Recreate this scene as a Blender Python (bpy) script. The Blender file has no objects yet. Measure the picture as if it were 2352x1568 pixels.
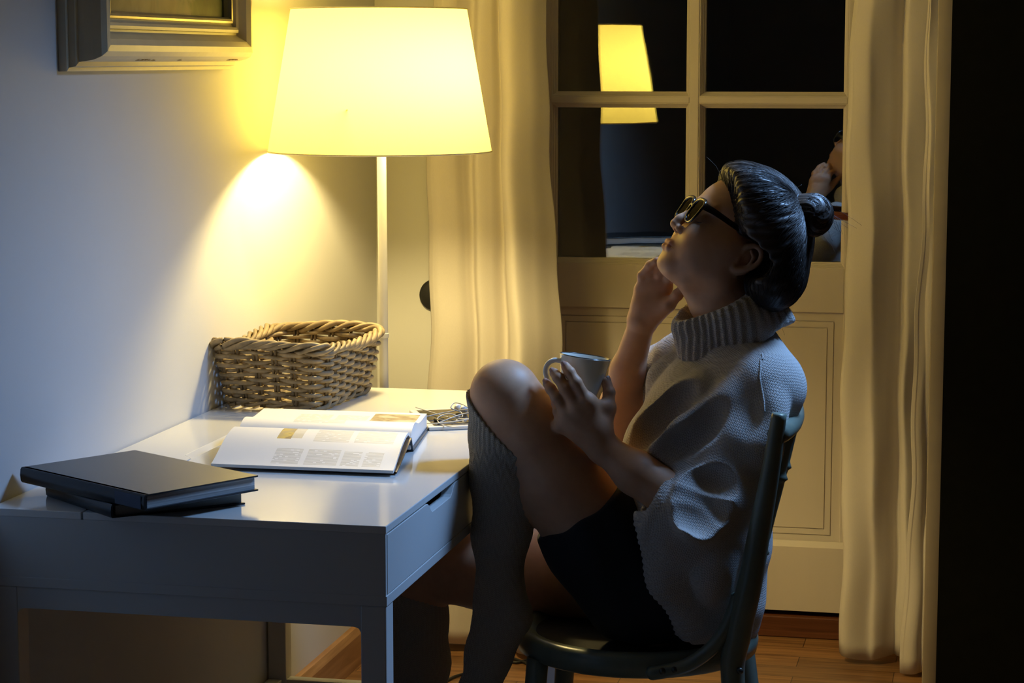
import bpy, bmesh, math, random
import numpy as np
from mathutils import Vector, Matrix
random.seed(7)
rng = np.random.default_rng(11)
scene = bpy.context.scene
COL = scene.collection
R = math.radians

# ------------------------------------------------------------------ camera, light, exposure
cam_data = bpy.data.cameras.new('camera')
cam = bpy.data.objects.new('camera', cam_data); COL.objects.link(cam)
cam.location = (1.4542, -3.0199, 1.4289)
cam.rotation_euler = (R(90 - 7.2688), 0, R(12.4673))
cam_data.sensor_width = 36; cam_data.lens = 36 * 5076.26 / 2352
cam_data.clip_start = 0.05; cam_data.clip_end = 60
scene.camera = cam

world = bpy.data.worlds.new('night'); scene.world = world
world.use_nodes = True
world.node_tree.nodes['Background'].inputs[0].default_value = (0.010, 0.011, 0.014, 1)
world.node_tree.nodes['Background'].inputs[1].default_value = 0.1

vs = scene.view_settings
vs.view_transform = 'Standard'; vs.look = 'None'; vs.gamma = 1; vs.use_curve_mapping = False
vs.exposure = 0.0

def lamp(name, kind, loc, energy, color, target=None, size=0.1, size_y=None):
    d = bpy.data.lights.new(name, kind); d.energy = energy; d.color = color
    o = bpy.data.objects.new(name, d); COL.objects.link(o); o.location = loc
    if kind == 'AREA':
        d.size = size
        if size_y: d.shape = 'RECTANGLE'; d.size_y = size_y
    else:
        d.shadow_soft_size = size
    if target is not None:
        o.rotation_euler = (Vector(target) - Vector(loc)).to_track_quat('-Z', 'Y').to_euler()
    return o

# cool light that reaches the desk from the far right side of the room
o = lamp('cool_light', 'AREA', (1.52, 0.90, 1.98), 8.6, (0.27, 0.52, 1.0), (0.88, 0.48, 0.85), 0.36, 0.36); o.data.spread = R(86)
LAMP_POS = (0.245, 1.335, 1.385)
lamp('lamp_light', 'POINT', LAMP_POS, 36, (1.0, 0.775, 0.33), size=0.045)

# ------------------------------------------------------------------ materials
def nd(nt, typ, **kw):
    n = nt.nodes.new(typ)
    for k, v in kw.items():
        if k.startswith('i_'): n.inputs[k[2:].replace('_', ' ')].default_value = v
        else: setattr(n, k, v)
    return n
def c4(c): return (c[0], c[1], c[2], 1.0)
def mat(name, color, rough=0.6, metal=0.0, var=0.08, scale=30, bump=0.0, bscale=200, coat=0.0, sheen=0.0, stretch=None, spec=0.5):
    m = bpy.data.materials.new(name); m.use_nodes = True
    nt = m.node_tree; b = nt.nodes['Principled BSDF']
    b.inputs['Roughness'].default_value = rough; b.inputs['Metallic'].default_value = metal
    b.inputs['Coat Weight'].default_value = coat; b.inputs['Sheen Weight'].default_value = sheen
    b.inputs['Specular IOR Level'].default_value = spec
    tc = nd(nt, 'ShaderNodeTexCoord'); mp = nd(nt, 'ShaderNodeMapping')
    if stretch: mp.inputs['Scale'].default_value = stretch
    nt.links.new(tc.outputs['Object'], mp.inputs[0])
    nz = nd(nt, 'ShaderNodeTexNoise', i_Scale=scale, i_Detail=5.0)
    nt.links.new(mp.outputs[0], nz.inputs['Vector'])
    cr = nd(nt, 'ShaderNodeValToRGB')
    cr.color_ramp.elements[0].position = 0.3; cr.color_ramp.elements[1].position = 0.7
    cr.color_ramp.elements[0].color = c4([max(0, x * (1 - var)) for x in color])
    cr.color_ramp.elements[1].color = c4([min(1, x * (1 + var)) for x in color])
    nt.links.new(nz.outputs['Fac'], cr.inputs[0]); nt.links.new(cr.outputs[0], b.inputs['Base Color'])
    if bump:
        n2 = nd(nt, 'ShaderNodeTexNoise', i_Scale=bscale, i_Detail=3.0); nt.links.new(mp.outputs[0], n2.inputs['Vector'])
        bp = nd(nt, 'ShaderNodeBump', i_Strength=bump, i_Distance=0.001)
        nt.links.new(n2.outputs['Fac'], bp.inputs['Height']); nt.links.new(bp.outputs[0], b.inputs['Normal'])
    return m

def wood_mat(name, c1, c2, rough=0.4, axis='x', planks=False, coat=0.1):
    m = bpy.data.materials.new(name); m.use_nodes = True
    nt = m.node_tree; b = nt.nodes['Principled BSDF']; b.inputs['Roughness'].default_value = rough
    b.inputs['Coat Weight'].default_value = coat
    tc = nd(nt, 'ShaderNodeTexCoord'); mp = nd(nt, 'ShaderNodeMapping')
    mp.inputs['Scale'].default_value = {'x': (3, 40, 40), 'y': (40, 3, 40), 'z': (40, 40, 3)}[axis]
    nt.links.new(tc.outputs['Object'], mp.inputs[0])
    nz = nd(nt, 'ShaderNodeTexNoise', i_Scale=1.0, i_Detail=8.0, i_Distortion=1.2); nt.links.new(mp.outputs[0], nz.inputs['Vector'])
    cr = nd(nt, 'ShaderNodeValToRGB')
    cr.color_ramp.elements[0].position = 0.32; cr.color_ramp.elements[1].position = 0.68
    cr.color_ramp.elements[0].color = c4(c1); cr.color_ramp.elements[1].color = c4(c2)
    nt.links.new(nz.outputs['Fac'], cr.inputs[0]); out = cr.outputs[0]
    bp = nd(nt, 'ShaderNodeBump', i_Strength=0.15, i_Distance=0.001); nt.links.new(nz.outputs['Fac'], bp.inputs['Height'])
    if planks:
        br = nd(nt, 'ShaderNodeTexBrick', i_Scale=1.0, i_Mortar_Size=0.0011, i_Brick_Width=0.62, i_Row_Height=0.088)
        br.offset = 0.37
        br.inputs['Color1'].default_value = (0.78, 0.78, 0.78, 1); br.inputs['Color2'].default_value = (1.15, 1.1, 1.05, 1)
        br.inputs['Mortar'].default_value = (0.16, 0.12, 0.10, 1)
        nt.links.new(tc.outputs['Object'], br.inputs['Vector'])
        mx = nd(nt, 'ShaderNodeMix', data_type='RGBA', blend_type='MULTIPLY'); mx.inputs['Factor'].default_value = 1
        nt.links.new(cr.outputs[0], mx.inputs[6]); nt.links.new(br.outputs['Color'], mx.inputs[7]); out = mx.outputs[2]
    nt.links.new(out, b.inputs['Base Color']); nt.links.new(bp.outputs[0], b.inputs['Normal'])
    return m

M = {}
M['wall'] = mat('wall_paint', (0.66, 0.66, 0.66), 0.8, var=0.015, scale=4, bump=0.12, bscale=420)
M['rear'] = mat('unlit_wall_tone', (0.26, 0.24, 0.21), 0.9, var=0.05)  # wall colour darkened to stand for the unlit rear of the room
M['ceiling'] = mat('ceiling_paint', (0.46, 0.455, 0.44), 0.9, var=0.02)
M['darkwall'] = mat('partition_shade_tone', (0.007, 0.0075, 0.006), 0.9, var=0.15, bump=0.1, spec=0.1)  # shade on the partition's unlit face, put in as a near-black colour
M['trimpaint'] = mat('beige_trim_paint', (0.46, 0.40, 0.32), 0.7, var=0.03, bump=0.1)
M['floor'] = wood_mat('oak_floor', (0.17, 0.075, 0.026), (0.36, 0.185, 0.075), 0.38, 'x', planks=True)
M['skirt'] = wood_mat('oak_skirting', (0.26, 0.12, 0.045), (0.45, 0.25, 0.11), 0.4, 'y')
M['thresh'] = wood_mat('dark_threshold_wood', (0.09, 0.028, 0.012), (0.19, 0.07, 0.03), 0.35, 'x')
M['doorpaint'] = mat('cream_door_paint', (0.70, 0.635, 0.575), 0.45, var=0.03, scale=12, bump=0.12, bscale=260, stretch=(1, 1, 0.1))
M['handlewood'] = wood_mat('reddish_handle_wood', (0.12, 0.025, 0.010), (0.22, 0.05, 0.02), 0.3, 'x', coat=0.5)
M['desk'] = mat('white_desk_lacquer', (0.74, 0.73, 0.70), 0.10, var=0.01, scale=6, bump=0.015, bscale=25, spec=0.6)
M['deskside'] = mat('white_desk_panel', (0.60, 0.60, 0.585), 0.35, var=0.015, scale=6, bump=0.04, bscale=300)
M['metalwhite'] = mat('white_lacquered_metal', (0.62, 0.61, 0.57), 0.35, var=0.02)
M['frame'] = mat('ivory_frame_paint', (0.60, 0.54, 0.39), 0.35, var=0.05, scale=25, bump=0.12, bscale=90)
M['silver'] = mat('silver_gilt_slip', (0.55, 0.50, 0.38), 0.3, metal=0.8, var=0.12)
M['wicker'] = mat('grey_willow', (0.30, 0.225, 0.125), 0.6, var=0.35, scale=45, bump=0.5, bscale=160)
M['wickerdark'] = mat('dark_willow_stake', (0.19, 0.135, 0.07), 0.7, var=0.3, scale=45, bump=0.4)
M['blackcover'] = mat('black_glossy_book_cover', (0.022, 0.022, 0.024), 0.28, var=0.1, bump=0.05, bscale=500, spec=0.5)
M['bluespine'] = mat('dark_blue_spine_print', (0.02, 0.03, 0.07), 0.35, var=0.6, scale=18)
M['greycover'] = mat('grey_book_cover', (0.30, 0.31, 0.29), 0.5, var=0.08)
M['brown'] = mat('brown_printed_cover', (0.16, 0.085, 0.045), 0.45, var=0.8, scale=30)
M['glassdark'] = mat('tablet_screen_glass', (0.022, 0.020, 0.016), 0.08, var=0.02, spec=0.6)
M['tabletbody'] = mat('silver_white_tablet_body', (0.72, 0.70, 0.66), 0.35, var=0.02)
M['whiteplastic'] = mat('white_plastic', (0.75, 0.75, 0.75), 0.35, var=0.02)
M['cableblack'] = mat('black_rubber_cord', (0.012, 0.012, 0.012), 0.5, var=0.1)
M['cablegrey'] = mat('grey_earphone_cable', (0.55, 0.54, 0.52), 0.4, var=0.05)
M['blackplastic'] = mat('black_plastic', (0.012, 0.012, 0.012), 0.4, var=0.1)
M['chair'] = mat('olive_grey_chair_paint', (0.16, 0.19, 0.15), 0.30, var=0.12, scale=18, bump=0.12, bscale=110)
M['chairseat'] = mat('dark_seat_board', (0.035, 0.032, 0.026), 0.75, var=0.2, spec=0.15)
M['screw'] = mat('chair_screw_metal', (0.10, 0.10, 0.09), 0.35, metal=0.7)
M['cup'] = mat('grey_white_ceramic', (0.82, 0.84, 0.77), 0.22, var=0.04, scale=8, coat=0.4)
M['cuprim'] = mat('dark_cup_rim', (0.05, 0.045, 0.04), 0.25, var=0.1)
M['bulb'] = mat('lamp_socket', (0.6, 0.6, 0.58), 0.5)

def cloth_mat(name, color, trans, weave=900, tcol=None):
    m = bpy.data.materials.new(name); m.use_nodes = True; nt = m.node_tree
    for n in list(nt.nodes): nt.nodes.remove(n)
    o = nd(nt, 'ShaderNodeOutputMaterial'); d = nd(nt, 'ShaderNodeBsdfDiffuse'); t = nd(nt, 'ShaderNodeBsdfTranslucent')
    mx = nd(nt, 'ShaderNodeMixShader', i_Fac=trans)
    tc = nd(nt, 'ShaderNodeTexCoord'); nz = nd(nt, 'ShaderNodeTexNoise', i_Scale=weave, i_Detail=2.0)
    mp = nd(nt, 'ShaderNodeMapping'); mp.inputs['Scale'].default_value = (1, 1, 0.25)
    cr = nd(nt, 'ShaderNodeValToRGB')
    cr.color_ramp.elements[0].color = c4([x * 0.95 for x in color]); cr.color_ramp.elements[1].color = c4([min(1, x * 1.04) for x in color])
    bp = nd(nt, 'ShaderNodeBump', i_Strength=0.15, i_Distance=0.0005)
    L = nt.links.new
    L(tc.outputs['Object'], mp.inputs[0]); L(mp.outputs[0], nz.inputs['Vector']); L(nz.outputs['Fac'], cr.inputs[0]); L(nz.outputs['Fac'], bp.inputs['Height'])
    L(cr.outputs[0], d.inputs['Color'])
    if tcol: t.inputs['Color'].default_value = c4(tcol)
    else: L(cr.outputs[0], t.inputs['Color'])
    L(bp.outputs[0], d.inputs['Normal'])
    L(d.outputs[0], mx.inputs[1]); L(t.outputs[0], mx.inputs[2]); L(mx.outputs[0], o.inputs[0])
    return m
M['shade'] = cloth_mat('cream_linen_lampshade', (0.62, 0.56, 0.36), 0.5, 700, (0.47, 0.405, 0.135))
M['shadetrim'] = cloth_mat('cream_shade_edging', (0.75, 0.70, 0.52), 0.2)
M['curtain'] = cloth_mat('cream_cotton_curtain', (0.80, 0.75, 0.70), 0.14)

def glass_mat():
    m = bpy.data.materials.new('window_glass'); m.use_nodes = True; nt = m.node_tree
    for n in list(nt.nodes): nt.nodes.remove(n)
    o = nd(nt, 'ShaderNodeOutputMaterial'); t = nd(nt, 'ShaderNodeBsdfTransparent'); g = nd(nt, 'ShaderNodeBsdfGlossy', i_Roughness=0.0)
    t.inputs[0].default_value = (0.93, 0.95, 0.93, 1)
    f = nd(nt, 'ShaderNodeFresnel', i_IOR=2.0); mx = nd(nt, 'ShaderNodeMixShader')
    nz = nd(nt, 'ShaderNodeTexNoise', i_Scale=6.0); tc = nd(nt, 'ShaderNodeTexCoord')
    bp = nd(nt, 'ShaderNodeBump', i_Strength=0.01, i_Distance=0.01)
    L = nt.links.new
    L(tc.outputs['Object'], nz.inputs['Vector']); L(nz.outputs['Fac'], bp.inputs['Height']); L(bp.outputs[0], g.inputs['Normal'])
    L(f.outputs[0], mx.inputs[0]); L(t.outputs[0], mx.inputs[1]); L(g.outputs[0], mx.inputs[2]); L(mx.outputs[0], o.inputs[0])
    return m
M['glass'] = glass_mat()

# ------------------------------------------------------------------ geometry helpers
def wloc(p):
    v = Vector((0, 0, 0))
    while p is not None: v += p.location; p = p.parent
    return v
def mesh(name, verts, faces, material, parent=None, smooth=False, loc=None, autos=None):
    """one mesh object; verts come in world coordinates"""
    base = wloc(parent)
    off = Vector(loc) if loc is not None else base
    me = bpy.data.meshes.new(name)
    V = np.asarray(verts, float) - np.array(off)
    me.from_pydata([tuple(v) for v in V], [], [tuple(f) for f in faces]); me.update()
    o = bpy.data.objects.new(name, me); COL.objects.link(o)
    if parent is not None: o.parent = parent
    o.location = off - base
    for mm in (material if isinstance(material, (list, tuple)) else [material]): me.materials.append(mm)
    if smooth:
        me.polygons.foreach_set('use_smooth', [True] * len(me.polygons))
        if autos: me.set_sharp_from_angle(angle=R(autos))
    return o
class MB:
    def __init__(s): s.v = []; s.f = []; s.m = []
    def add(s, verts, faces, mi=0):
        b = len(s.v); s.v += [tuple(v) for v in verts]; s.f += [tuple(i + b for i in f) for f in faces]; s.m += [mi] * len(faces)
    def box(s, lo, hi, bev=0.0, mi=0, rot=None, piv=None):
        bm = bmesh.new(); bmesh.ops.create_cube(bm, size=1)
        for v in bm.verts: v.co = Vector([(lo[i] + hi[i]) / 2 + v.co[i] * (hi[i] - lo[i]) for i in range(3)])
        if bev: bmesh.ops.bevel(bm, geom=bm.edges[:], offset=bev, segments=2, affect='EDGES', profile=0.5)
        s.bm(bm, mi, rot, piv)
    def bm(s, bm, mi=0, rot=None, piv=None):
        bm.verts.index_update()
        vs_ = [v.co.copy() for v in bm.verts]
        if rot is not None:
            pv = Vector(piv); vs_ = [pv + rot @ (v - pv) for v in vs_]
        s.add(vs_, [[v.index for v in f.verts] for f in bm.faces], mi); bm.free()
    def tube(s, pts, r, seg=8, closed=False, mi=0, flat=None):
        pts = [Vector(p) for p in pts]; n = len(pts)
        rr = list(r) if hasattr(r, '__len__') else [r] * n
        tg = []
        for i in range(n):
            a = pts[(i - 1) % n] if (closed or i) else pts[0]; b = pts[(i + 1) % n] if (closed or i < n - 1) else pts[-1]
            t = b - a; tg.append(t.normalized() if t.length > 1e-9 else Vector((0, 0, 1)))
        u = tg[0].orthogonal().normalized() if flat is None else (Vector(flat) - tg[0] * tg[0].dot(Vector(flat))).normalized()
        vv = []
        for i in range(n):
            if flat is not None: u = Vector(flat)
            u = (u - tg[i] * u.dot(tg[i])).normalized(); w = tg[i].cross(u)
            for k in range(seg):
                a = 2 * math.pi * k / seg; vv.append(pts[i] + (u * math.cos(a) + w * math.sin(a)) * rr[i])
        ff = []
        for i in range(n if closed else n - 1):
            j = (i + 1) % n
            for k in range(seg):
                l = (k + 1) % seg; ff.append((i * seg + k, i * seg + l, j * seg + l, j * seg + k))
        if not closed:
            ff.append(tuple(range(seg - 1, -1, -1))); ff.append(tuple((n - 1) * seg + k for k in range(seg)))
        s.add(vv, ff, mi)
    def lathe(s, prof, c, seg=48, mi=0, closed=False, axis=None):
        """prof: (r, z) list"""
        n = len(prof); vv = []
        for (r, z) in prof:
            for k in range(seg):
                a = 2 * math.pi * k / seg; vv.append((r * math.cos(a), r * math.sin(a), z))
        ff = []
        for i in range(n if closed else n - 1):
            j = (i + 1) % n
            for k in range(seg):
                l = (k + 1) % seg; ff.append((i * seg + k, i * seg + l, j * seg + l, j * seg + k))
        if axis is not None:
            q = Vector((0, 0, 1)).rotation_difference(Vector(axis)); vv = [q @ Vector(v) for v in vv]
        s.add([Vector(v) + Vector(c) for v in vv], ff, mi)
    def prism(s, poly, lo, hi, axis='z', mi=0):
        """poly in the two other axes, extruded from lo to hi"""
        def mk(a, b, h): return {'z': (a, b, h), 'x': (h, a, b), 'y': (a, h, b)}[axis]
        n = len(poly)
        s.add([mk(a, b, lo) for a, b in poly] + [mk(a, b, hi) for a, b in poly],
              [tuple(range(n))[::-1], tuple(range(n, 2 * n))] + [(i, (i + 1) % n, n + (i + 1) % n, n + i) for i in range(n)], mi)
    def build(s, name, material, parent=None, smooth=False, autos=None, bevel=0, loc=None):
        o = mesh(name, s.v, s.f, material, parent, smooth, loc, autos)
        if any(s.m): o.data.polygons.foreach_set('material_index', s.m)
        bm = bmesh.new(); bm.from_mesh(o.data); bmesh.ops.recalc_face_normals(bm, faces=bm.faces[:]); bm.to_mesh(o.data); bm.free()
        if bevel:
            md = o.modifiers.new('edge', 'BEVEL'); md.width = bevel; md.segments = 2; md.limit_method = 'ANGLE'
        return o
def grid_faces(nu, nv, closed_u=False):
    f = []
    for i in range(nu if closed_u else nu - 1):
        for j in range(nv - 1):
            k = (i + 1) % nu; f.append((i * nv + j, k * nv + j, k * nv + j + 1, i * nv + j + 1))
    return f
def thing(name, label, cat, loc, group=None, kind=None):
    o = bpy.data.objects.new(name, None); COL.objects.link(o); o.location = loc; o.empty_display_size = 0.05
    tag(o, label, cat, group, kind); return o
def tag(o, label=None, cat=None, group=None, kind=None):
    if label: o['label'] = label
    if cat: o['category'] = cat
    if group: o['group'] = group
    if kind: o['kind'] = kind
    return o
def box_obj(name, lo, hi, material, parent=None, bev=0.0):
    b = MB(); b.box(lo, hi, bev); return b.build(name, material, parent)
def struct(name, label, lo, hi, material):
    o = box_obj(name, lo, hi, material); o['kind'] = 'structure'; o['label'] = label; return o
def spline(pts, n):
    """Catmull-Rom through pts, n samples per span"""
    P_ = [np.array(p, float) for p in pts]; P_ = [2 * P_[0] - P_[1]] + P_ + [2 * P_[-1] - P_[-2]]
    out = []
    for i in range(1, len(P_) - 2):
        a, b, c, d = P_[i - 1:i + 3]
        for k in range(n):
            t = k / n; out.append(0.5 * ((2 * b) + (c - a) * t + (2 * a - 5 * b + 4 * c - d) * t * t + (3 * b - a - 3 * c + d) * t ** 3))
    out.append(P_[-2]); return out
# ------------------------------------------------------------------ the room
WX = -0.022                                     # face of the left wall
struct('floor', 'oak plank floor', (-0.3, -4.4, -0.1), (3.7, 2.75, 0.0), M['floor'])
struct('ceiling', 'plain off-white ceiling', (-0.3, -4.4, 2.6), (3.7, 2.75, 2.7), M['ceiling'])
struct('wall_left', 'pale plaster wall beside the desk', (WX - 0.12, -4.4, 0), (WX, 2.5, 2.6), M['wall'])
struct('wall_back', 'pale plaster wall strip behind the floor lamp', (WX, 2.133, 0), (0.24, 2.5, 2.6), M['wall'])
struct('wall_back.001', 'plaster wall over the glazed door', (0.24, 2.133, 2.16), (1.45, 2.5, 2.6), M['wall'])
struct('wall_right', 'partition at the right edge, its shade put into a near-black colour', (1.341, 1.90, 0), (3.7, 2.0, 2.6), M['darkwall'])
struct('wall_right.001', 'plaster return beside the curtain', (1.45, 2.0, 0), (1.6, 2.5, 2.6), M['wall'])
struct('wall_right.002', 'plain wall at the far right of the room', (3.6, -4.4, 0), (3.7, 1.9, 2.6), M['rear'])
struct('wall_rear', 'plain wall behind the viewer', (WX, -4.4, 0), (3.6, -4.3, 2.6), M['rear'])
b = MB(); b.box((1.309, 1.955, 0), (1.347, 2.02, 2.6), 0.004)
o = b.build('trim_1', M['trimpaint'], None, True, 40); tag(o, 'narrow beige trim board beside the right curtain', kind='structure')
b = MB(); b.prism([(WX - 0.001, 0), (WX + 0.018, 0), (WX + 0.018, 0.075), (WX + 0.011, 0.092), (WX - 0.001, 0.095)], 0, 1, 'y')
b.v = [(v[0], -4.3 + v[1] * 6.433, v[2]) for v in b.v]
o = b.build('baseboard_left', M['skirt']); tag(o, 'light oak skirting board along the left wall', kind='structure')
b = MB(); b.box((0.24, 2.375, 0.0), (1.45, 2.52, 0.053), 0.003)
o = b.build('baseboard_back', M['thresh']); tag(o, 'dark wooden threshold under the glazed door', kind='structure')

# glazed door: stiles, rails, lower panel, panes
YF, YG = 2.41, 2.448
door = thing('door_1', 'cream glazed door with dark night panes behind the seated woman', None, (0.72, YF, 0), kind='structure')
panes = [(0.352, 0.700, 0.922, 1.322), (0.7235, 1.086, 0.922, 1.322), (0.352, 0.700, 1.338, 1.745), (0.7235, 1.086, 1.338, 1.745),
         (0.352, 0.700, 1.761, 2.02), (0.7235, 1.086, 1.761, 2.02)]
b = MB()
for lo, hi in [((0.26, YF, 0.0665), (0.352, 2.47, 2.12)), ((1.086, YF, 0.0665), (1.20, 2.47, 2.12)), ((0.352, YF, 2.02), (1.086, 2.47, 2.12)),
               ((0.352, YF, 0.812), (1.086, 2.47, 0.922)), ((0.352, YF, 0.0665), (1.086, 2.47, 0.232))]:
    b.box(lo, hi, 0.0015)
b.build('door_frame', M['doorpaint'], door)
b = MB()
b.box((0.700, YF, 0.922), (0.7235, 2.47, 2.02), 0.0025)
for z in (1.322, 1.745):
    b.box((0.352, YF + 0.0005, z), (0.700, 2.469, z + 0.016), 0.002); b.box((0.7235, YF + 0.0005, z), (1.086, 2.469, z + 0.016), 0.002)
b.build('muntin', M['doorpaint'], door)
def rings(b, x0, x1, z0, z1, prof, cap=False):
    vv = []
    for ins, y in prof:
        vv += [(x0 + ins, y, z0 + ins), (x1 - ins, y, z0 + ins), (x1 - ins, y, z1 - ins), (x0 + ins, y, z1 - ins)]
    n = len(prof); ff = [(i * 4 + k, i * 4 + (k + 1) % 4, i * 4 + 4 + (k + 1) % 4, i * 4 + 4 + k) for i in range(n - 1) for k in range(4)]
    if cap: ff.append(tuple(range(4 * n - 4, 4 * n)))
    b.add(vv, ff)
for (x0, x1, z0, z1) in panes:
    b = MB(); rings(b, x0, x1, z0, z1, [(-0.001, YF + 0.02), (-0.001, YF + 0.003), (0.002, YF + 0.003), (0.003, YF + 0.008), (0.005, YF + 0.010), (0.0055, YF + 0.019), (0.008, YF + 0.021), (0.0085, YF + 0.030), (0.012, YF + 0.032), (0.012, YG + 0.02)])
    b.build('glazing_bead', M['doorpaint'], door)
    b = MB(); b.box((x0 + 0.008, YG, z0 + 0.008), (x1 - 0.008, YG + 0.004, z1 - 0.008))
    b.box((x0 + 0.008, YG + 0.014, z0 + 0.008), (x1 - 0.008, YG + 0.018, z1 - 0.008))
    b.build('glass_pane', M['glass'], door)
b = MB(); YP = YF + 0.008
rings(b, 0.352, 1.086, 0.231, 0.813, [(0.0, YP), (0.022, YP), (0.022, YP + 0.003), (0.0245, YP + 0.003), (0.0245, YP), (0.038, YP), (0.038, YP + 0.003), (0.0405, YP + 0.003), (0.0405, YP)], True)
b.build('panel', M['doorpaint'], door)
b = MB(); b.prism([(2.384, 0.0665), (2.412, 0.0665), (2.412, 0.2400), (2.404, 0.2400), (2.384, 0.229)], 0.262, 1.198, 'x')
b.build('kick_board', M['doorpaint'], door)
b = MB(); b.tube(spline([(1.125, 2.405, 1.052), (1.125, 2.375, 1.052), (1.118, 2.362, 1.052), (1.09, 2.358, 1.053), (1.045, 2.357, 1.057), (1.03, 2.358, 1.058)], 5), 0.010, 10)
tag(b.build('door_handle', M['handlewood'], door, True), 'reddish wooden lever handle')

# round black switch on the wall strip
sw = thing('wall_switch', 'round black rotary switch on the wall, half hidden by the left curtain', 'switch', (0.124, 2.133, 0.864))
b = MB(); b.lathe([(0, 0.012), (0.030, 0.012), (0.037, 0.007), (0.0385, 0.0), (0, 0)], (0.124, 2.1327, 0.864), 40, axis=(0, -1, 0)); b.build('cover_plate', M['blackplastic'], sw, True, 40)
b = MB(); b.box((0.119, 2.107, 0.850), (0.129, 2.122, 0.878), 0.002); b.build('knob', M['blackplastic'], sw)

# ------------------------------------------------------------------ curtains
def curtain(name, label, top, bot, y, z0, z1, prof, ybot=None, seed=0, diag=0.0):
    """top / bot: x range at z1 / z0;  prof: (share of width, depth towards the room)"""
    ps = np.array([p[0] for p in prof]); pd = np.array([p[1] for p in prof])
    nu, nv = 150, 70
    r = np.random.default_rng(seed); ph = r.uniform(0, 6.28, 8)
    ss = np.linspace(0, 1, nu)
    sm = spline([(a, d, 0) for a, d in prof], 24); sx = np.array([q[0] for q in sm]); sd = np.array([q[1] for q in sm]); od = np.argsort(sx)
    base = np.interp(ss, sx[od], sd[od])
    vv = []
    for i, s in enumerate(ss):
        for j in range(nv):
            t = j / (nv - 1); z = z0 + (z1 - z0) * t
            x0 = bot[0] + (top[0] - bot[0]) * t ** 0.8; x1 = bot[1] + (top[1] - bot[1]) * t ** 0.8
            wob = 0.004 * math.sin(5.1 * z + ph[0] + 6 * s) + 0.003 * math.sin(11 * z + ph[1] - 9 * s)
            bi = np.interp(min(1, max(0, s + diag * (t - 0.45) * max(0, s * (1 - s)) * 4)), ss, base)
            d = bi * (1 + 0.35 * (1 - t) * math.sin(3 * s + ph[2])) + wob + 0.004 * (1 - t) * math.sin(17 * s + ph[3] + 4 * z)
            edge = 0.004 * math.sin(9 * z + ph[4]) + 0.0025 * math.sin(23 * z + ph[5])
            x = x0 + (x1 - x0) * s + edge * (1 - s if s < 0.5 else s) + 0.006 * math.sin(6.28 * 2.5 * s + ph[6] + 2 * z)
            yy = y + ((ybot or y) - y) * (1 - t) - d
            hem = 0.0016 if (0.03 < z - z0 < 0.036) else (-0.0012 if s < 0.045 else 0.0)
            vv.append((x, yy + hem, z + (0.006 * math.sin(7 * s + ph[7]) + 0.006) * (1 - t) ** 6))
    o = mesh(name, vv, grid_faces(nu, nv), M['curtain'], None, True, loc=((bot[0] + bot[1]) / 2, ybot or y, z0))
    md = o.modifiers.new('thick', 'SOLIDIFY'); md.thickness = 0.0016
    tag(o, label, 'curtain', 'curtains at the glazed door'); return o
curtain('curtain', 'cream curtain hanging between the floor lamp and the glazed door', (0.139, 0.362), (0.120, 0.475), 2.085, 0.012, 2.45,
        [(0, 0.0), (.08, .022), (.2, .012), (.29, -.012), (.36, -.026), (.42, .004), (.50, -.006), (.57, -.026), (.64, .030), (.76, .050), (.87, .022), (.95, -.012), (1, -.03)], 2.075, 3)
curtain('curtain', 'wide pale curtain hanging right of the glazed door', (1.112, 1.315), (1.104, 1.290), 2.17, 0.010, 2.45,
        [(0, -.014), (.05, .006), (.18, .018), (.36, .018), (.48, .006), (.56, -.012), (.605, -.020), (.65, .006), (.74, .016), (.88, .012), (1, -.004)], 2.18, 8, 0.22)
curtain('curtain', 'narrow curtain edge hanging against the beige trim board', (1.284, 1.40), (1.264, 1.40), 2.085, 0.006, 2.45,
        [(0, 0.0), (.12, .006), (.3, .002), (.6, .01), (1, -.01)], 2.085, 14)

# ------------------------------------------------------------------ desk
desk = thing('desk', 'white lacquered writing desk standing along the left wall', 'desk', (0.30, 0.655, 0))
ZT = 0.760
def arcpts(cx, cy, r, a0, a1, n): return [(cx + r * math.cos(R(a0 + (a1 - a0) * i / n)), cy + r * math.sin(R(a0 + (a1 - a0) * i / n))) for i in range(n + 1)]
b = MB(); b.box((0.1315, 0, 0.7485), (0.600, 1.31, ZT), 0.0012); tag(b.build('tabletop', M['desk'], desk), 'glossy white main top')
b = MB()
scoop = [(0.1285, 0.455)] + [(0.1285 - 0.020 * (0.5 - 0.5 * math.cos(math.pi * t)), 0.455 + 0.035 * t) for t in np.linspace(0.1, 1, 8)] + \
        [(0.1085 + 0.020 * (0.5 - 0.5 * math.cos(math.pi * t)), 0.845 + 0.035 * t) for t in np.linspace(0, 1, 8)]
b.prism([(-0.019, 0), (0.1285, 0)] + scoop + [(0.1285, 1.31), (-0.019, 1.31)], 0.7485, ZT)
tag(b.build('cable_flap', M['desk'], desk, bevel=0.001), 'rear flap of the top with a shallow finger slot')
ys_ = [q[1] for q in scoop]; b = MB()
b.add([(q[0], q[1], ZT - 0.0004) for q in scoop] + [(0.1300, y, ZT - 0.0105) for y in ys_], [(i, i + 1, len(ys_) + i + 1, len(ys_) + i) for i in range(len(ys_) - 1)])
tag(b.build('finger_slot', M['desk'], desk, True), 'pale sloped finger slot')
b = MB()
b.box((-0.018, 0.0008, 0.6565), (0.5990, 0.018, 0.7485)); b.box((-0.018, 1.292, 0.6565), (0.5990, 1.3092, 0.7485)); b.box((-0.018, 0.018, 0.6565), (0.0, 1.292, 0.7485))
b.box((0.110, 0.018, 0.66), (0.122, 1.292, 0.735)); b.box((0.122, 0.645, 0.6565), (0.599, 0.663, 0.7480))
b.build('carcass', M['deskside'], desk)
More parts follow.
